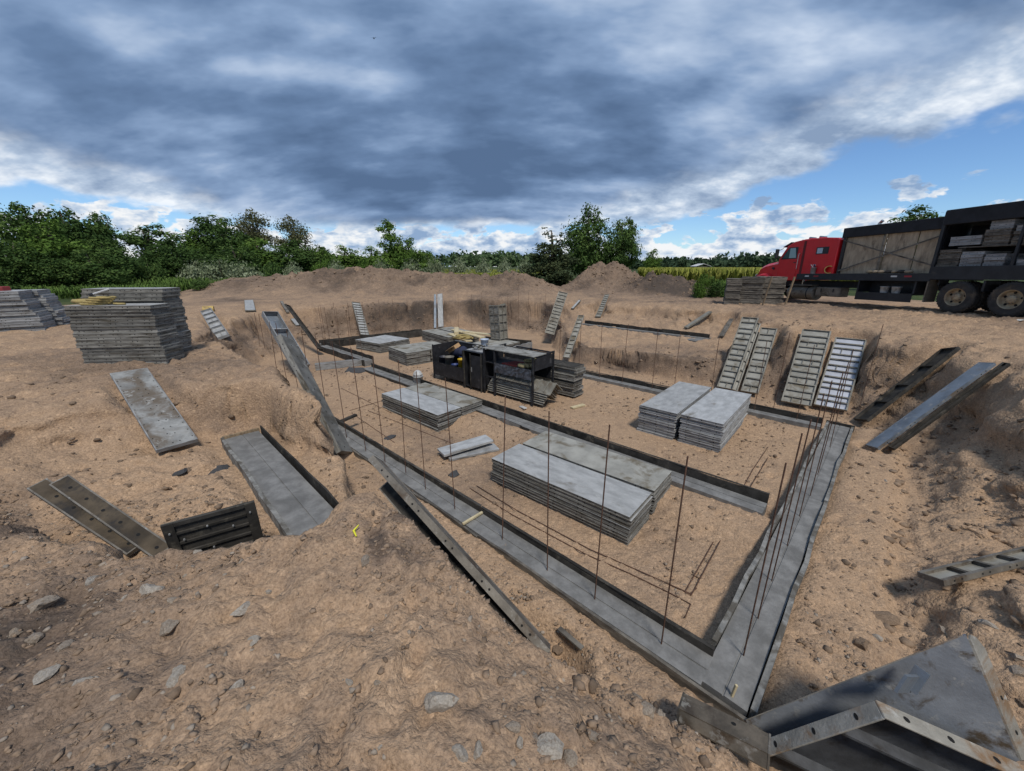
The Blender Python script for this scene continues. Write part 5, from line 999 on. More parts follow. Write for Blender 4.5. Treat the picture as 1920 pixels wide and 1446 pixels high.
# form stacks on the rear half of the rack: x front edge, width, base, count
for i, (x_, w_, z_, c_, L_, nm) in enumerate(((.86, .62, 1.34, 8, 1.1, 'front lower'), (.20, .58, 1.34, 7, 1.15, 'second lower'), (.66, .84, 2.25, 3, 1.1, 'front upper'), (-.24, .62, 2.2, 5, 1.12, 'second upper'), (-.42, .5, 1.34, 6, .95, 'third lower'), (-1.2, 1.1, 1.34, 4, 1.15, 'rear lower'), (-.92, .6, 2.2, 4, .9, 'third upper'), (-.30, .55, 2.66, 3, 1.15, 'second topmost'), (-.95, .8, 2.56, 2, 1.14, 'third topmost'))):
    me_ = panel_mesh(w_, L_, .095, [M_GWOOD, M_EDGEL if i % 3 else M_GWOOD, M_HOLE], 2)
    for j in range(c_):
        o = obj('concrete_form', me_, None, TM @ Matrix.Translation((x_+random.uniform(-.03, .03), 1.17-L_+random.uniform(-.03, .03), z_+j*.099)) @ Matrix.Rotation(R(90), 4, 'Z') @ Matrix.Translation((0, 0, 0)))
        o.matrix_basis = TM @ Matrix.Translation((x_-w_, 1.17+random.uniform(-.05, .01), z_+j*.099)) @ Matrix.Rotation(R(-90), 4, 'Z')
        tag(o, f'grey form in the {nm} stack on the truck rack, {NTH[j]} from below', 'concrete form', f'forms in the {nm} truck stack')
# ------------------------------------------------------------------ vegetation
def leaf_mat(name, a, b_, c_):
    m_ = bpy.data.materials.new(name); m_.use_nodes = True; t = m_.node_tree; t.nodes.clear(); n = NT(t)
    out = n.new('ShaderNodeOutputMaterial'); di = n.new('ShaderNodeBsdfDiffuse'); tr = n.new('ShaderNodeBsdfTranslucent'); mx = n.new('ShaderNodeMixShader'); mx.inputs[0].default_value = .22
    ti = n.new('ShaderNodeAttribute', attribute_name='tint').outputs['Fac']; oi = n.new('ShaderNodeObjectInfo').outputs['Random']
    col = n.ramp(n.m('ADD', n.m('MULTIPLY', ti, .8), n.m('MULTIPLY', oi, .2)), [(0, a), (.5, b_), (1, c_)])
    n.put(di.inputs[0], col); n.put(tr.inputs[0], col); t.links.new(di.outputs[0], mx.inputs[1]); t.links.new(tr.outputs[0], mx.inputs[2]); t.links.new(mx.outputs[0], out.inputs[0])
    return m_
ML_DARK = leaf_mat('leaf_dark', (.034, .062, .022), (.068, .118, .036), (.13, .195, .055))
ML_MID = leaf_mat('leaf_mid', (.06, .11, .025), (.11, .185, .04), (.19, .28, .07))
ML_DRY = leaf_mat('leaf_dry', (.075, .085, .04), (.125, .13, .065), (.20, .195, .11))
ML_SILV = leaf_mat('leaf_silver', (.12, .15, .08), (.22, .26, .15), (.36, .40, .27))
ML_CORN = leaf_mat('leaf_corn', (.14, .17, .035), (.26, .28, .06), (.40, .38, .12))  # bright yellowish tone also paints in the sun on the far field
ML_WEED = leaf_mat('leaf_weed', (.06, .10, .03), (.11, .18, .045), (.19, .27, .08))
ML_JUN = leaf_mat('leaf_juniper', (.042, .060, .032), (.075, .096, .046), (.13, .145, .065))
M_BARK = mat('bark', (.085, .07, .055), .95, 0, .3, 8.0, .6, 40)
def quads(name, cen, siz, dirs, tint, m_, asp=.6):
    """leaf faces: centre, size, tint per leaf"""
    n_ = len(cen); nrm = dirs/np.linalg.norm(dirs, axis=1, keepdims=True); r_ = rng.normal(size=(n_, 3)); a_ = np.cross(nrm, r_); a_ /= np.linalg.norm(a_, axis=1, keepdims=True)+1e-9; b_ = np.cross(nrm, a_)
    s_ = siz[:, None]; fold = nrm*s_*.18
    v = np.stack([cen-a_*s_, cen-b_*s_*asp-fold, cen+a_*s_, cen+b_*s_*asp-fold], 1).reshape(-1, 3)
    me_ = bpy.data.meshes.new(name); me_.vertices.add(4*n_); me_.vertices.foreach_set('co', v.astype(np.float32).ravel())
    i_ = np.arange(4*n_).reshape(-1, 4); f_ = np.concatenate([i_[:, [0, 1, 2]], i_[:, [0, 2, 3]]]).astype(np.int32)
    me_.loops.add(f_.size); me_.loops.foreach_set('vertex_index', f_.ravel()); me_.polygons.add(len(f_)); me_.polygons.foreach_set('loop_start', np.arange(0, f_.size, 3, dtype=np.int32)); me_.update(calc_edges=True)
    at_ = me_.attributes.new('tint', 'FLOAT', 'POINT'); at_.data.foreach_set('value', np.repeat(np.clip(tint, 0, 1), 4).astype(np.float32)); me_.materials.append(m_); return me_
def crown(name, lobes, n_, leaf, m_, clumps=60, spread=.20, droop=0.0, up=.5):
    """lobes: (x,y,z,rx,ry,rz) in metres; leaves hang in clumps spread through and over the lobes"""
    L = np.array(lobes, float); vol = L[:, 3]*L[:, 4]*L[:, 5]; cc = []; cr = []; ct = []
    for i in range(clumps):
        l = L[rng.choice(len(L), p=vol**.6/(vol**.6).sum())]; d_ = rng.normal(size=3); d_ /= np.linalg.norm(d_); q_ = rng.uniform(.35, 1.0)**.6
        cc.append(l[:3]+d_*l[3:]*q_); cr.append(spread*l[3:].mean()*rng.uniform(.6, 1.5)); ct.append(np.clip(rng.normal(.45, .27), 0, 1))
    cc, cr, ct = map(np.array, (cc, cr, ct)); idx = rng.choice(clumps, n_, p=cr**2/(cr**2).sum())
    cen = cc[idx]+rng.normal(size=(n_, 3))*cr[idx][:, None]*np.array([1, 1, .75]); cen[:, 2] -= droop*rng.random(n_)
    dirs = rng.normal(size=(n_, 3))*.55+(cen-cc[idx])/(cr[idx][:, None]+1e-6)*.75; dirs[:, 2] += up
    return quads(name, cen, leaf*rng.uniform(.6, 1.35, n_), dirs, ct[idx]+rng.normal(0, .14, n_), m_), cc
def trunk_mesh(h_, r_, ends, lean_=0.0):
    mb = MB(); pts = [(lean_*h_*t_*t_+.04*h_*math.sin(3*t_), .03*h_*math.sin(2*t_+1), h_*t_-.3*(t_ == 0)) for t_ in (0, .2, .4, .6, .8, 1)]; mb.tube(pts, [r_*(1.25, 1, .85, .65, .45, .2)[i] for i in range(6)], 8)
    for e in ends:
        e = Vector(e); t_ = min(max(e.z/h_*.55, .15), .8); p = Vector((lean_*h_*t_*t_+.04*h_*math.sin(3*t_), .03*h_*math.sin(2*t_+1), h_*t_)); mid = p.lerp(e, .5)+Vector((0, 0, .08*h_))
        mb.tube([p, mid, e], [r_*.4, r_*.25, r_*.08], 5)
    return mb.mesh('trunk', M_BARK, smooth=True)
def make_kind(h_, lobes, n_, leaf, m_, tr=.18, **kw):
    c_, cc = crown('crown', lobes, n_, leaf, m_, **kw); sel = cc[rng.choice(len(cc), min(16, len(cc)), replace=False)]
    return trunk_mesh(h_*.9, tr, sel), c_, h_
K = {}
K['oak1'] = make_kind(7, [(0, 0, 4.2, 2.0, 2.0, 2.1), (-.8, .2, 2.6, 1.7, 1.6, 1.3), (.9, -.2, 3.0, 1.6, 1.6, 1.5), (.2, .3, 5.8, 1.2, 1.2, 1.1), (0, 0, 1.6, 1.6, 1.6, 1.0)], 11000, .115, ML_DARK, clumps=170, spread=.17)
K['oak2'] = make_kind(7, [(0, 0, 4.0, 2.1, 2.1, 1.8), (1.0, .3, 2.9, 1.6, 1.6, 1.3), (-1.1, -.2, 3.4, 1.4, 1.5, 1.4), (-.3, 0, 5.6, 1.3, 1.3, 1.2), (.3, 0, 1.5, 1.9, 1.8, 1.0)], 11000, .115, ML_DARK, clumps=160, spread=.17)
K['locust'] = make_kind(7, [(0, 0, 4.2, 2.6, 2.4, 1.7), (-1.4, .2, 3.0, 2.0, 1.9, 1.6), (1.4, -.2, 2.8, 2.0, 1.9, 1.6), (.5, .3, 5.7, 1.4, 1.3, .9), (0, 0, 1.4, 2.6, 2.2, 1.2), (-1.6, 0, 5.0, 1.1, 1.1, .9)], 13000, .115, ML_DARK, clumps=180, spread=.17, droop=.2)
K['airy'] = make_kind(7, [(0, 0, 4.6, 1.3, 1.2, 1.0), (-.9, .1, 5.6, .9, .9, .6), (.8, -.1, 5.3, .9, .9, .7), (.1, 0, 6.5, .8, .8, .5), (-.2, 0, 3.0, 1.2, 1.1, 1.0), (.7, 0, 1.8, 1.3, 1.2, 1.0)], 6000, .115, ML_DARK, clumps=70, spread=.28)
K['dry'] = make_kind(7, [(0, 0, 5.3, 1.4, 1.3, 1.2), (-.6, 0, 4.0, 1.2, 1.2, 1.0), (.8, .2, 4.6, 1.1, 1.1, .9), (0, 0, 6.5, .8, .8, .5)], 3600, .10, ML_DRY, clumps=60, spread=.26)
K['green'] = make_kind(7, [(0, 0, 3.6, 1.9, 1.8, 1.7), (-.8, .1, 2.4, 1.6, 1.5, 1.2), (.9, 0, 2.2, 1.6, 1.5, 1.3), (0, 0, 5.4, 1.2, 1.2, 1.3), (0, 0, 1.2, 2.0, 1.8, 1.0)], 11000, .12, ML_MID, clumps=160, spread=.18)
K['tall'] = make_kind(7, [(0, 0, 4.4, 1.1, 1.1, 1.4), (-.2, 0, 5.8, .9, .9, 1.1), (.5, .1, 3.0, 1.3, 1.2, 1.2), (-.5, 0, 2.0, 1.3, 1.3, 1.0), (0, 0, 1.0, 1.5, 1.5, .9)], 8500, .115, ML_MID, clumps=110, spread=.2)
jl = [(.15*math.sin(i*2), .15*math.cos(i*2), .5+.64*i, 1.75*(1-(i/10)**1.7)**.75, 1.7*(1-(i/10)**1.7)**.75, .55) for i in range(10)]
K['juniper'] = make_kind(7, jl, 8500, .105, ML_JUN, clumps=190, spread=.17, up=.1)
K['bush'] = make_kind(2, [(0, 0, .8, 1.2, 1.1, .8), (.7, 0, .7, .9, .9, .65), (-.8, .1, .6, .9, .9, .6)], 2600, .085, ML_SILV, .05, clumps=70, spread=.24)
K['dbush'] = make_kind(2, [(0, 0, .8, 1.2, 1.1, .8), (.7, 0, .7, .9, .9, .65), (-.8, .1, .6, .9, .9, .6)], 2600, .095, ML_DARK, .05, clumps=60, spread=.24)
K['gbush'] = make_kind(2, [(0, 0, .8, 1.2, 1.1, .9), (.7, 0, .7, .9, .9, .7), (-.8, .1, .6, .9, .9, .7)], 2600, .095, ML_MID, .05, clumps=60, spread=.24)
WID = dict(oak1=4.2, oak2=4.6, locust=6.2, airy=3.4, dry=3.2, green=4.4, tall=3.2, juniper=3.7, bush=3.2, dbush=3.2, gbush=3.2)
def plant(kind, label, px, top, wpx, y_, cat='tree', name='tree', group=None, rot=None):
    tr_, cr_, h_ = K[kind]; T = aty(px, top, y_); T.z += (5*y_/FPX if name == 'bush' and y_ > 30 else 0); z0 = H(T.x, T.y)-.1; hh = T.z-z0; d_ = y_*cP-(1.7-EYE)*sP; ww = wpx*d_/FPX*.86
    o = thing(name, label, cat, Matrix.Translation((T.x, T.y, z0)) @ Matrix.Rotation(random.uniform(0, 6.28) if rot is None else rot, 4, 'Z') @ Matrix.Diagonal((ww/WID[kind], ww/WID[kind], hh/h_*.97, 1)), group)
    obj('trunk', tr_, o); obj('crown', cr_, o); return o
GL = 'dark trees at the left'; GM = 'trees behind the spoil heap'
for a in (('locust', 'broad dark tree at the far left edge', 30, 358, 190, 33, GL), ('locust', 'dark spreading tree second from the left edge', 105, 372, 150, 35, GL), ('airy', 'thin airy dark tree rising above the left group', 176, 390, 75, 37, GL), ('oak2', 'rounded dark tree below the airy one', 185, 438, 100, 34, GL), ('locust', 'low dark tree at the right end of the left group', 205, 474, 90, 38, GL), ('green', 'lighter green tree filling the left group between the two broad ones', 75, 400, 130, 31, GL), ('locust', 'dark low leafy tree at the foot of the left group', 150, 455, 170, 31, GL), ('locust', 'dark low tree by the left picture edge', 20, 440, 150, 29, GL),
          ('airy', 'open crowned dark tree standing alone in the gap', 275, 414, 95, 48, GM), ('oak1', 'dark tree right of the open crowned one', 318, 442, 110, 46, GM), ('oak2', 'tall dark green tree at the middle of the left wood', 402, 394, 120, 52, GM), ('green', 'lighter green tree beside the tall middle one', 358, 420, 90, 50, GM), ('dry', 'brownish half dead tree rising above the wood', 470, 392, 70, 56, GM), ('green', 'fuller green tree below the brownish one', 480, 440, 130, 50, GM), ('dry', 'second brownish tree with a bare trunk', 540, 404, 62, 56, GM), ('oak1', 'dark tree under the second brownish one', 550, 446, 110, 52, GM), ('locust', 'dark low tree filling the wood behind the silver bushes', 430, 450, 140, 46, GM), ('locust', 'low dark tree at the left foot of the wood', 310, 468, 100, 44, GM), ('oak2', 'dark tree stepping down at the right of the wood', 585, 455, 80, 54, GM),
          ('green', 'fresh green round tree behind the heap', 645, 456, 90, 56, GM), ('green', 'second fresh green tree beside the tall one', 695, 458, 80, 58, GM), ('tall', 'tall slender light green tree behind the heap', 727, 408, 66, 55, GM), ('green', 'light green tree at the right foot of the tall one', 762, 440, 80, 55, GM), ('green', 'small light green tree ending the row', 800, 468, 60, 58, GM), ('tall', 'yellowish green young tree in the wood', 605, 466, 50, 50, GM),
          ('juniper', 'dark pointed juniper left of the oak pair', 1034, 416, 124, 35, None), ('oak1', 'taller oak of the pair behind the right spoil heap', 1104, 378, 92, 40, None), ('oak2', 'shorter oak of the pair behind the right spoil heap', 1170, 398, 76, 39, None), ('green', 'small bright tree at the edge of the corn field', 1226, 463, 46, 62, None), ('airy', 'tree top showing above the truck rack', 1735, 378, 105, 30, None)):
    plant(a[0], a[1], a[2], a[3], a[4], a[5], group=a[6])
GB = 'silver bushes behind the heap'
for i, (px, top, w_, y_, kd, lb) in enumerate(((275, 488, 60, 36, 'dbush', 'dark bush at the left end of the silver bushes'), (365, 486, 70, 38, 'bush', 'silver bush beside the dark bush at the left'), (410, 484, 95, 37, 'bush', 'largest silver bush below the tall dark tree'), (455, 490, 80, 36, 'bush', 'silver bush right of the largest one'), (505, 488, 50, 40, 'dbush', 'dark bush between the silver bushes'), (545, 490, 60, 38, 'bush', 'pale bush at the left shoulder of the heap'), (600, 483, 50, 42, 'gbush', 'green bush behind the left shoulder of the heap'), (625, 487, 60, 40, 'bush', 'pale bush behind the crest of the heap'), (680, 487, 50, 42, 'gbush', 'green bush behind the crest of the heap'), (715, 485, 60, 42, 'bush', 'pale bush under the tall slender tree'), (770, 484, 60, 44, 'bush', 'silver bush right of the tall slender tree'), (815, 482, 55, 46, 'bush', 'silver bush first in the row by the field'), (860, 482, 50, 47, 'bush', 'silver bush second in the row by the field'), (905, 484, 50, 48, 'bush', 'silver bush third in the row by the field'), (945, 483, 45, 48, 'bush', 'silver bush fourth in the row by the field'), (985, 482, 45, 46, 'bush', 'silver bush last in the row beside the juniper'), (372, 521, 50, 27, 'dbush', 'low dark bush at the left foot of the heap'), (1318, 508, 42, 24, 'gbush', 'green shrub left of the wooden bundles'), (1352, 522, 50, 24, 'dbush', 'low dark shrub tight beside the wooden bundles'))):
    plant(kd, lb, px, top, w_, y_, 'bush', 'bush', GB if kd == 'bush' else None)
# far woods, one mass each
def wood(name, label, x0, x1, y_, zt, n_, m_):
    cx = rng.uniform(x0, x1, n_); hh = zt(cx)*rng.uniform(.72, 1.0, n_); per = 46; c_ = []; t_ = []
    cy = y_+rng.uniform(-12, 30, n_)
    for i in range(n_):
        d_ = rng.normal(size=(per, 3)); d_ /= np.linalg.norm(d_, axis=1, keepdims=True); d_[:, 2] = np.abs(d_[:, 2])*rng.uniform(.5, 1, per)
        w_ = rng.uniform(3.2, 5.5); c_.append(np.stack([cx[i]+d_[:, 0]*w_, cy[i]+d_[:, 1]*w_, 1.4+hh[i]*(.25+.75*d_[:, 2])], 1)); t_.append(np.full(per, rng.normal(.45, .25)))
    c_ = np.concatenate(c_); dirs = rng.normal(size=c_.shape); dirs[:, 2] += .8
    stuff(obj(name, quads(name, c_, rng.uniform(.9, 1.7, len(c_)), dirs, np.concatenate(t_)+rng.normal(0, .12, len(c_)), m_)), label, 'woods')
wood('woods', 'far wooded ridge beyond the corn field behind the heap', -330, 70, 250, lambda x_: 9.0+3.6*np.exp(-((x_+20)/55)**2), 620, ML_MID if False else leaf_mat('leaf_far', (.06, .10, .05), (.09, .14, .065), (.13, .185, .085)))
wood('woods', 'far dark tree line beyond the field left of the truck', 70, 520, 240, lambda x_: 8.6+1.6*np.sin(x_/19.0)+1.2*np.sin(x_/7.0), 620, leaf_mat('leaf_far_dark', (.045, .075, .045), (.068, .105, .058), (.10, .145, .075)))
# corn and weeds
def blades(name, label, cat, pts, h_, m_, per=5, wid=.045, bend=.5):
    n_ = len(pts); P = np.repeat(pts, per, 0); N = len(P); a_ = rng.uniform(0, 6.283, N); hh = np.repeat(h_, per)*rng.uniform(.55, 1.05, N); tn = np.clip(np.repeat(rng.normal(.45, .2, n_), per)+rng.normal(0, .15, N), 0, 1)
    dx_, dy_ = np.cos(a_), np.sin(a_); bd = bend*rng.uniform(.3, 1, N)*hh*.6; w_ = wid*rng.uniform(.7, 1.3, N)
    px_, py_ = -dy_*w_, dx_*w_; b0 = P[:, 2]+hh*rng.uniform(0, .35, N)
    v = np.stack([np.stack([P[:, 0]-px_, P[:, 1]-py_, b0], 1), np.stack([P[:, 0]+px_, P[:, 1]+py_, b0], 1), np.stack([P[:, 0]+dx_*bd*.45+px_*.8, P[:, 1]+dy_*bd*.45+py_*.8, P[:, 2]+hh], 1), np.stack([P[:, 0]+dx_*bd*.45-px_*.8, P[:, 1]+dy_*bd*.45-py_*.8, P[:, 2]+hh], 1), np.stack([P[:, 0]+dx_*bd, P[:, 1]+dy_*bd, P[:, 2]+hh*.86], 1)], 1).reshape(-1, 3)
    me_ = bpy.data.meshes.new(name); me_.vertices.add(len(v)); me_.vertices.foreach_set('co', v.astype(np.float32).ravel()); i_ = np.arange(len(v)).reshape(-1, 5)
    f_ = np.concatenate([i_[:, [0, 1, 2]], i_[:, [0, 2, 3]], i_[:, [3, 2, 4]]]).astype(np.int32); me_.loops.add(f_.size); me_.loops.foreach_set('vertex_index', f_.ravel()); me_.polygons.add(len(f_)); me_.polygons.foreach_set('loop_start', np.arange(0, f_.size, 3, dtype=np.int32)); me_.update(calc_edges=True)
    at_ = me_.attributes.new('tint', 'FLOAT', 'POINT'); at_.data.foreach_set('value', np.repeat(tn, 5).astype(np.float32)); me_.materials.append(m_); stuff(obj(name, me_), label, cat)
def scatter(n_, x0, x1, y0, y1, pw=1.0, keep=None):
    y_ = y0+(y1-y0)*rng.random(n_)**pw; x_ = rng.uniform(0, 1, n_); x_ = (x0+(x1-x0)*x_)*(y_/y0)
    if keep is not None: k_ = keep(x_, y_); x_, y_ = x_[k_], y_[k_]
    return np.stack([x_, y_, height(x_, y_, False)], 1)
p = scatter(5200, 12, 34, 38, 170, 1.5); blades('corn_field', 'yellow green corn field beyond the right spoil heap', 'corn', p, np.full(len(p), 1.72), ML_CORN, 6, .06)
p = scatter(4200, -9, 3.0, 40, 170, 1.5); blades('corn_field', 'yellow green corn field behind the middle of the heap', 'corn', p, np.full(len(p), 1.25), ML_CORN, 6, .06)
p = scatter(3400, -36, -14, 31.5, 48, 1.2); blades('tall_weeds', 'tall green weeds in front of the left trees', 'weeds', p, rng.uniform(.5, 1.1, len(p)), ML_WEED, 6, .035)
p = scatter(1500, -31, -21, 25, 31, 1.0); blades('tall_weeds', 'green weeds behind the left stacks', 'weeds', p, rng.uniform(.3, .8, len(p)), ML_WEED, 6, .03)
p = scatter(900, 12.6, 17.5, 25.5, 36, 1.2); blades('tall_weeds', 'green weeds left of the truck front', 'weeds', p, rng.uniform(.3, .8, len(p)), ML_WEED, 6, .03)
sh = thing('farm_shed', 'low white roofed shed far across the corn field', 'shed', Matrix.Translation((96, 205, 1.4)))
part('wall', MB().b2(-3.5, 3.5, -3, 3, 0, 2.2), M_GWOOD, sh); part('roof', MB().prism([(-3.9, 2.2), (0, 3.4), (3.9, 2.2), (3.9, 2.35), (0, 3.6), (-3.9, 2.35)], -3.4, 3.4), M_WHT, sh)
# ------------------------------------------------------------------ stones, clods and odds and ends
def rock_mesh(seed, sub=2):
    bm = bmesh.new(); bmesh.ops.create_icosphere(bm, subdivisions=sub, radius=1); r2 = np.random.default_rng(seed)
    pl = [(Vector(r2.normal(size=3)).normalized(), r2.uniform(.40, .82)) for _ in range(13)]
    for v in bm.verts:
        for n_, d_ in pl:
            e = v.co.dot(n_)-d_
            if e > 0: v.co -= n_*e
        v.co += Vector(r2.normal(size=3))*.045
    me_ = bpy.data.meshes.new('rock'); bm.to_mesh(me_); bm.free(); return me_
M_ROCK = mat('rock_grey', (.30, .25, .20), .9, 0, .3, 9, .7, 30, dirt=(.20, .14, .09), ds=4, dl=(.48, .7), rnd=.15)
M_ROCKP = mat('rock_pale', (.38, .34, .29), .9, 0, .25, 9, .7, 30, dirt=(.22, .16, .11), ds=4, dl=(.5, .72), rnd=.1)
M_ROCK2 = mat('gravel', (.27, .225, .18), .95, 0, .3, 9, .5, 30)
M_CLOD = mat('clod_brown', (.225, .160, .110), .95, 0, .3, 9, .8, 30, rnd=.2)
RM = {}
for q_, m__ in (('grey', M_ROCK), ('pale', M_ROCKP), ('brown', M_CLOD)):
    RM[q_] = [rock_mesh(s_+hash(q_[0]) % 7*0+dict(grey=0, pale=20, brown=40)[q_]) for s_ in range(5)]
    for me_ in RM[q_]: me_.materials.append(m__)
for i, (px, py, w_, c_, fl_, lab) in enumerate((
    (822, 1318, 66, 'pale', .75, 'largest pale rock alone on the near slope'), (682, 1056, 32, 'grey', .9, 'tan squarish rock below the yellow ribbon'), (283, 1107, 38, 'pale', .7, 'pale rock with white top left of the near slope'), (170, 1094, 28, 'pale', .6, 'small white rock below the rusty planks'), (75, 1136, 42, 'grey', .55, 'long flat brown rock near the left edge'), (318, 1176, 52, 'grey', .5, 'flat triangular tan rock in the left foreground'), (460, 1143, 48, 'pale', .45, 'flat pale slab of rock with reddish end'), (330, 1270, 38, 'pale', .5, 'tilted pale slab in the left foreground'), (446, 1289, 32, 'pale', .65, 'rounded pale rock right of the tilted slab'), (475, 1202, 26, 'pale', .5, 'narrow pale rock on the left slope'), (240, 1122, 20, 'pale', .6, 'small pale rock beside the white topped one'), (325, 1125, 26, 'grey', .5, 'flat grey rock right of the white topped one'), (35, 1182, 26, 'grey', .6, 'grey rock at the left picture edge'), (60, 1200, 26, 'grey', .6, 'broken grey rock second at the left edge'), (88, 1264, 32, 'pale', .6, 'small pale rock low at the left'), (150, 1280, 34, 'pale', .4, 'flat pale chip low at the left'), (115, 1218, 28, 'grey', .5, 'grey chip above the low pale rocks'), (370, 1036, 14, 'pale', .8, 'tiny white stone at the edge of the dark form'), (505, 1112, 16, 'pale', .8, 'tiny white stone right of the dark form'), (1215, 1335, 40, 'grey', .7, 'grey rock among crumbs by the short beam'), (1195, 1310, 30, 'grey', .7, 'smaller grey rock above the crumbs by the beam'), (1240, 1345, 30, 'grey', .7, 'rock tucked against the short beam'), (862, 1417, 36, 'pale', .8, 'left pale rock of the two at the bottom edge'), (897, 1406, 36, 'pale', .6, 'right pale rock of the two at the bottom edge'), (1032, 1402, 62, 'pale', .7, 'large pale broken rock at the bottom edge'), (1003, 1390, 34, 'grey', .7, 'grey rock left of the large broken one'), (958, 1362, 40, 'grey', .5, 'tan flat rock in the middle of the bottom'), (975, 1392, 20, 'pale', .8, 'small white rock in the middle of the bottom'), (1272, 1256, 26, 'pale', .7, 'pale rock touching the outer form plank'), (1065, 1425, 34, 'grey', .6, 'grey rock at the very bottom edge'), (712, 1402, 20, 'pale', .6, 'small pale rock at the bottom left of centre'), (655, 1280, 18, 'pale', .8, 'small round white rock on the slope'), (618, 1252, 14, 'pale', .8, 'tiny round white stone on the slope'), (710, 1283, 20, 'grey', .7, 'small grey rock left of the largest one'), (1112, 1382, 24, 'grey', .8, 'upright grey stone in the bottom rubble'), (1615, 1206, 32, 'brown', .7, 'brown rock on the right slope above the corner form'), (1643, 1196, 20, 'pale', .6, 'small pale rock beside the brown one'), (1655, 1158, 50, 'brown', .5, 'long dark clod on the right slope'), (1632, 1225, 16, 'grey', .8, 'small round stone on the right slope'), (1775, 1182, 26, 'grey', .5, 'flat grey stone near the right edge'), (1848, 1172, 26, 'pale', .6, 'pale stone at the right edge'), (1900, 1262, 34, 'grey', .6, 'grey rock at the right picture edge'), (1905, 1235, 30, 'grey', .6, 'second grey rock at the right edge'), (1660, 904, 10, 'pale', .8, 'white pebble on the right bank'), (1340, 1345, 24, 'grey', .8, 'grey clod left of the short beam'), (1070, 1190, 30, 'brown', .7, 'brown clod beside the leaning beam'), (1045, 1220, 30, 'brown', .7, 'brown clod at the foot of the leaning beam'), (735, 1115, 20, 'brown', .7, 'dark clod below the dark soil heap'), (1605, 1440, 60, 'grey', .6, 'rock below the corner form'), (1660, 1415, 40, 'grey', .6, 'rock in the hollow under the corner form'), (1560, 1420, 50, 'grey', .5, 'flat rock left of the corner form hollow'))):
    P_ = hit(px, py); dist = (P_-Vector((0, 0, EYE))).length; r_ = w_/2*dist/FPX*(1.05 if i == 0 else .82)
    tag(obj('rock', RM[c_][i % 5], None, Matrix.Translation(P_+Vector((0, 0, r_*fl_*.12))) @ Matrix.Rotation(i*1.7, 4, 'Z') @ Matrix.Rotation(random.uniform(-.3, .3), 4, 'X') @ Matrix.Diagonal((r_, r_*random.uniform(.7, .95), r_*fl_, 1))), lab, 'rock', 'loose rocks')
# rubble: countless small stones and clods
def rubble(name, label, cat, pts, rad, m_, seed):
    base = []
    for s_ in range(4):
        bm = bmesh.new(); bmesh.ops.create_icosphere(bm, subdivisions=1, radius=1); r2 = np.random.default_rng(seed+s_); co_ = np.array([v.co[:] for v in bm.verts])*r2.uniform(.42, 1.2, (len(bm.verts), 1)); fa = np.array([[v.index for v in f.verts] for f in bm.faces]); bm.free(); base.append((co_, fa))
    n_ = len(pts); V_, F_ = [], []; k_ = 0
    for s_ in range(4):
        sel = np.arange(s_, n_, 4); co_, fa = base[s_]; a_ = rng.uniform(0, 6.283, len(sel)); sc_ = rad[sel][:, None]*rng.uniform(.6, 1.2, (len(sel), 3))*np.array([1, 1, .7])
        x_ = co_[None]*sc_[:, None, :]; c_, n2 = np.cos(a_)[:, None], np.sin(a_)[:, None]; v = np.stack([x_[..., 0]*c_-x_[..., 1]*n2, x_[..., 0]*n2+x_[..., 1]*c_, x_[..., 2]], -1)+pts[sel][:, None, :]
        V_.append(v.reshape(-1, 3)); F_.append((fa[None]+np.arange(len(sel))[:, None, None]*len(co_)+k_).reshape(-1, 3)); k_ += len(sel)*len(co_)
    V_, F_ = np.concatenate(V_), np.concatenate(F_).astype(np.int32); me_ = bpy.data.meshes.new(name); me_.vertices.add(len(V_)); me_.vertices.foreach_set('co', V_.astype(np.float32).ravel()); me_.loops.add(F_.size); me_.loops.foreach_set('vertex_index', F_.ravel()); me_.polygons.add(len(F_)); me_.polygons.foreach_set('loop_start', np.arange(0, F_.size, 3, dtype=np.int32)); me_.update(calc_edges=True); me_.materials.append(m_)
    stuff(obj(name, me_), label, cat)
def gscat(n_, f):
    x_, y_ = f(n_); dens = fbm(x_, y_, 0.8, 3)+.55*rng.random(n_); k_ = dens > .12; x_, y_ = x_[k_], y_[k_]; z_ = height(x_, y_); return np.stack([x_, y_, z_], 1)
nearf = lambda n_: (rng.uniform(-6.5, 3.2, n_), .5+3.6*rng.random(n_)**1.1)
allf = lambda n_: (rng.uniform(-9, 10, n_), rng.uniform(1, 14, n_))
def off_pit(p):                                    # keep stones off the poured concrete and out of stacks
    d1 = pdist(p[:, 0], p[:, 1], [A0, A1]); d2 = pdist(p[:, 0], p[:, 1], [B0, B1]); d3 = pdist(p[:, 0], p[:, 1], [I0, I1]); d4 = pdist(p[:, 0], p[:, 1], [(sa.x+sside.x*.26, sa.y+sside.y*.26), (sb.x+sside.x*.26, sb.y+sside.y*.26)])
    return p[(d1 > .45) & (d2 > .5) & (d3 > .45) & (d4 > .36)]
p = off_pit(gscat(8000, nearf)); p = p[np.hypot(p[:, 0]+1.05, p[:, 1]-2.75) > .75]; rubble('small_stones', 'small pale stones strewn over the near slopes', 'stones', p, .005+.026*rng.random(len(p))**4.5, M_ROCK2, 1)
p = off_pit(gscat(24000, nearf)); rubble('soil_crumbs', 'crumbs of soil all over the near slopes', 'soil', p, .006+.026*rng.random(len(p))**3.2, M_CLOD, 9)
p = off_pit(gscat(15000, lambda n_: (rng.uniform(-4, 8, n_), rng.uniform(2.2, 10, n_)))); rubble('soil_crumbs', 'fine crumbs trodden into the pit floor', 'soil', p, .005+.022*rng.random(len(p))**3, M_CLOD, 51)
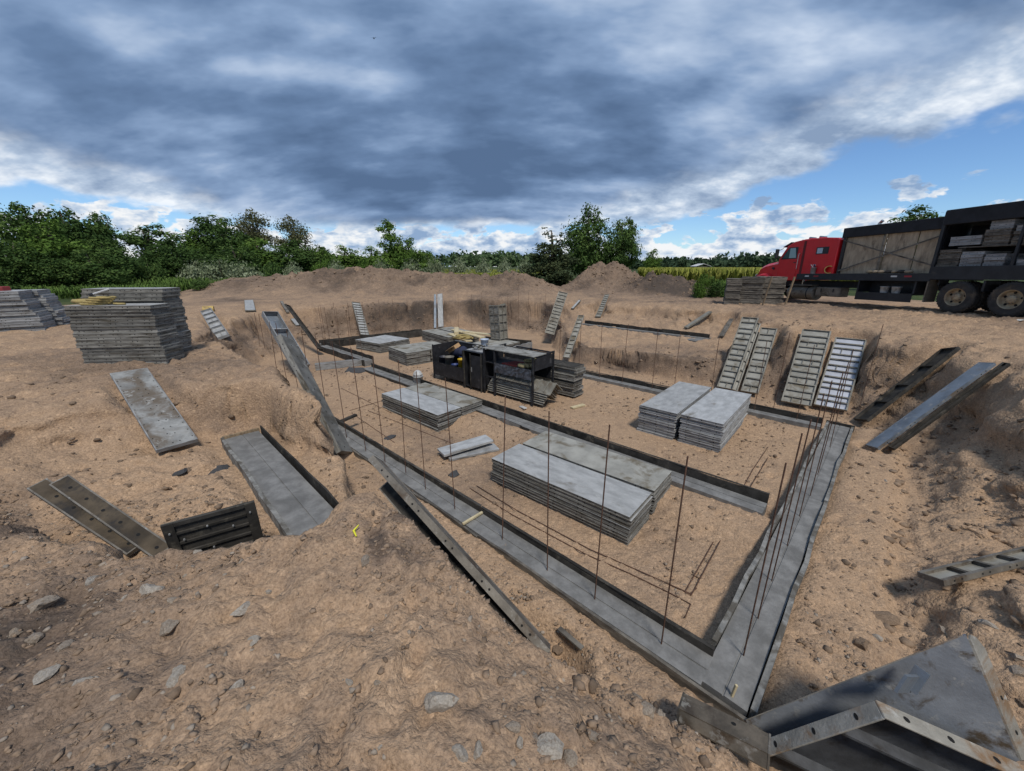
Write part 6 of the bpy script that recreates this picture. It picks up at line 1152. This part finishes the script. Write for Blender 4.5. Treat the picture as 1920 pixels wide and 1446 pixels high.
p = off_pit(gscat(9000, allf)); rubble('soil_crumbs', 'crumbs of soil over the banks and pit floor', 'soil', p, .012+.055*rng.random(len(p))**4, M_CLOD, 15)
def footf(n_):
    x_, y_ = rng.uniform(-11, 11, n_), rng.uniform(1.5, 23, n_); t_ = bank(x_, y_, PB, PR, .5); k_ = (t_ > .02) & (t_ < .62); return x_[k_], y_[k_]
p = np.array(footf(26000)).T; p = off_pit(np.c_[p, height(p[:, 0], p[:, 1])]); rubble('soil_crumbs', 'slumped clods along the foot of the pit banks', 'soil', p, .014+.075*rng.random(len(p))**3.5, M_CLOD, 33)
mf = lambda n_: (lambda j: (np.array([m_[0] for m_ in MOUND])[j]+rng.normal(0, 1.3, n_), np.array([m_[1] for m_ in MOUND])[j]+rng.normal(0, 1.2, n_)))(rng.integers(0, len(MOUND), n_))
p = gscat(3500, mf); rubble('soil_crumbs', 'clods on the spoil heaps at the back', 'soil', p, .03+.11*rng.random(len(p))**3, M_CLOD, 21)
# dark dumped mortar blobs on the pit floor
M_MORT = mat('mortar_dark', (.06, .06, .062), .9, 0, .3, 12, .8, 40)
for i, (px, py, w_, lab) in enumerate(((850, 892, 34, 'dark mortar lump beside the two loose boards'), (733, 822, 30, 'dark mortar smear left of the grey stacks'), (668, 694, 46, 'dark flat mortar patch in the far left of the pit'), (405, 885, 40, 'grey mortar smear left of the trench slab'), (340, 885, 26, 'small grey mortar smear in the trench'))):
    P_ = hit(px, py); r_ = w_/2*(P_-Vector((0, 0, EYE))).length/FPX
    me_ = RM['brown'][i % 5].copy(); me_.materials.clear(); me_.materials.append(M_MORT); tag(obj('mortar_lump', me_, None, Matrix.Translation(P_) @ Matrix.Diagonal((r_, r_*.9, r_*(.35 if i else .6), 1))), lab, 'mortar')
# yellow ribbon, yellow pipe at the left rim
P_ = hit(664, 1002); d_ = P_.length/FPX*1.0
tag(obj('ribbon', MB().tube([P_+Vector((.035, .03, .07)), P_+Vector((-.0, 0, .035)), P_+Vector((.035, -.04, .012))], [.004, .012, .006], 5).mesh('ribbon', mat('ribbon_yellow', (.62, .60, .02), .5)), None), 'bright yellow marking ribbon on the dark soil', 'ribbon')
pp = aty(376, 561, 17.5); pp.z = H(pp.x, pp.y)+.13
pipe('short yellow pipe lying at the left foot of the heap', frame(pp, Vector((.85, .5, 0)).normalized(), Vector((-.5, .85, 0)).normalized(), Vector((0, 0, 1))), .17, .40)
P_ = hit(1912, 603); stick('paper_scrap', 'white paper scrap on the ground by the truck wheels', 'paper', P_+Vector((-.1, 0, .03)), P_+Vector((.1, .05, .05)), .12, .02, M_WHT)
bd = thing('bird', 'tiny dark bird high in the sky', 'bird', Matrix.Translation(ray(701, 72).normalized()*70+Vector((0, 0, EYE))))
part('body', MB().lathe([(.01, -.2), (.06, -.1), (.07, .02), (.04, .14), (.01, .2)], axis='Y', n=8).add([(0, .06, .02), (.45, -.05, .12), (.1, -.1, .02), (-.45, -.05, .12), (-.1, -.1, .02)], [(0, 1, 2), (0, 4, 3)]), M_STEEL, bd)
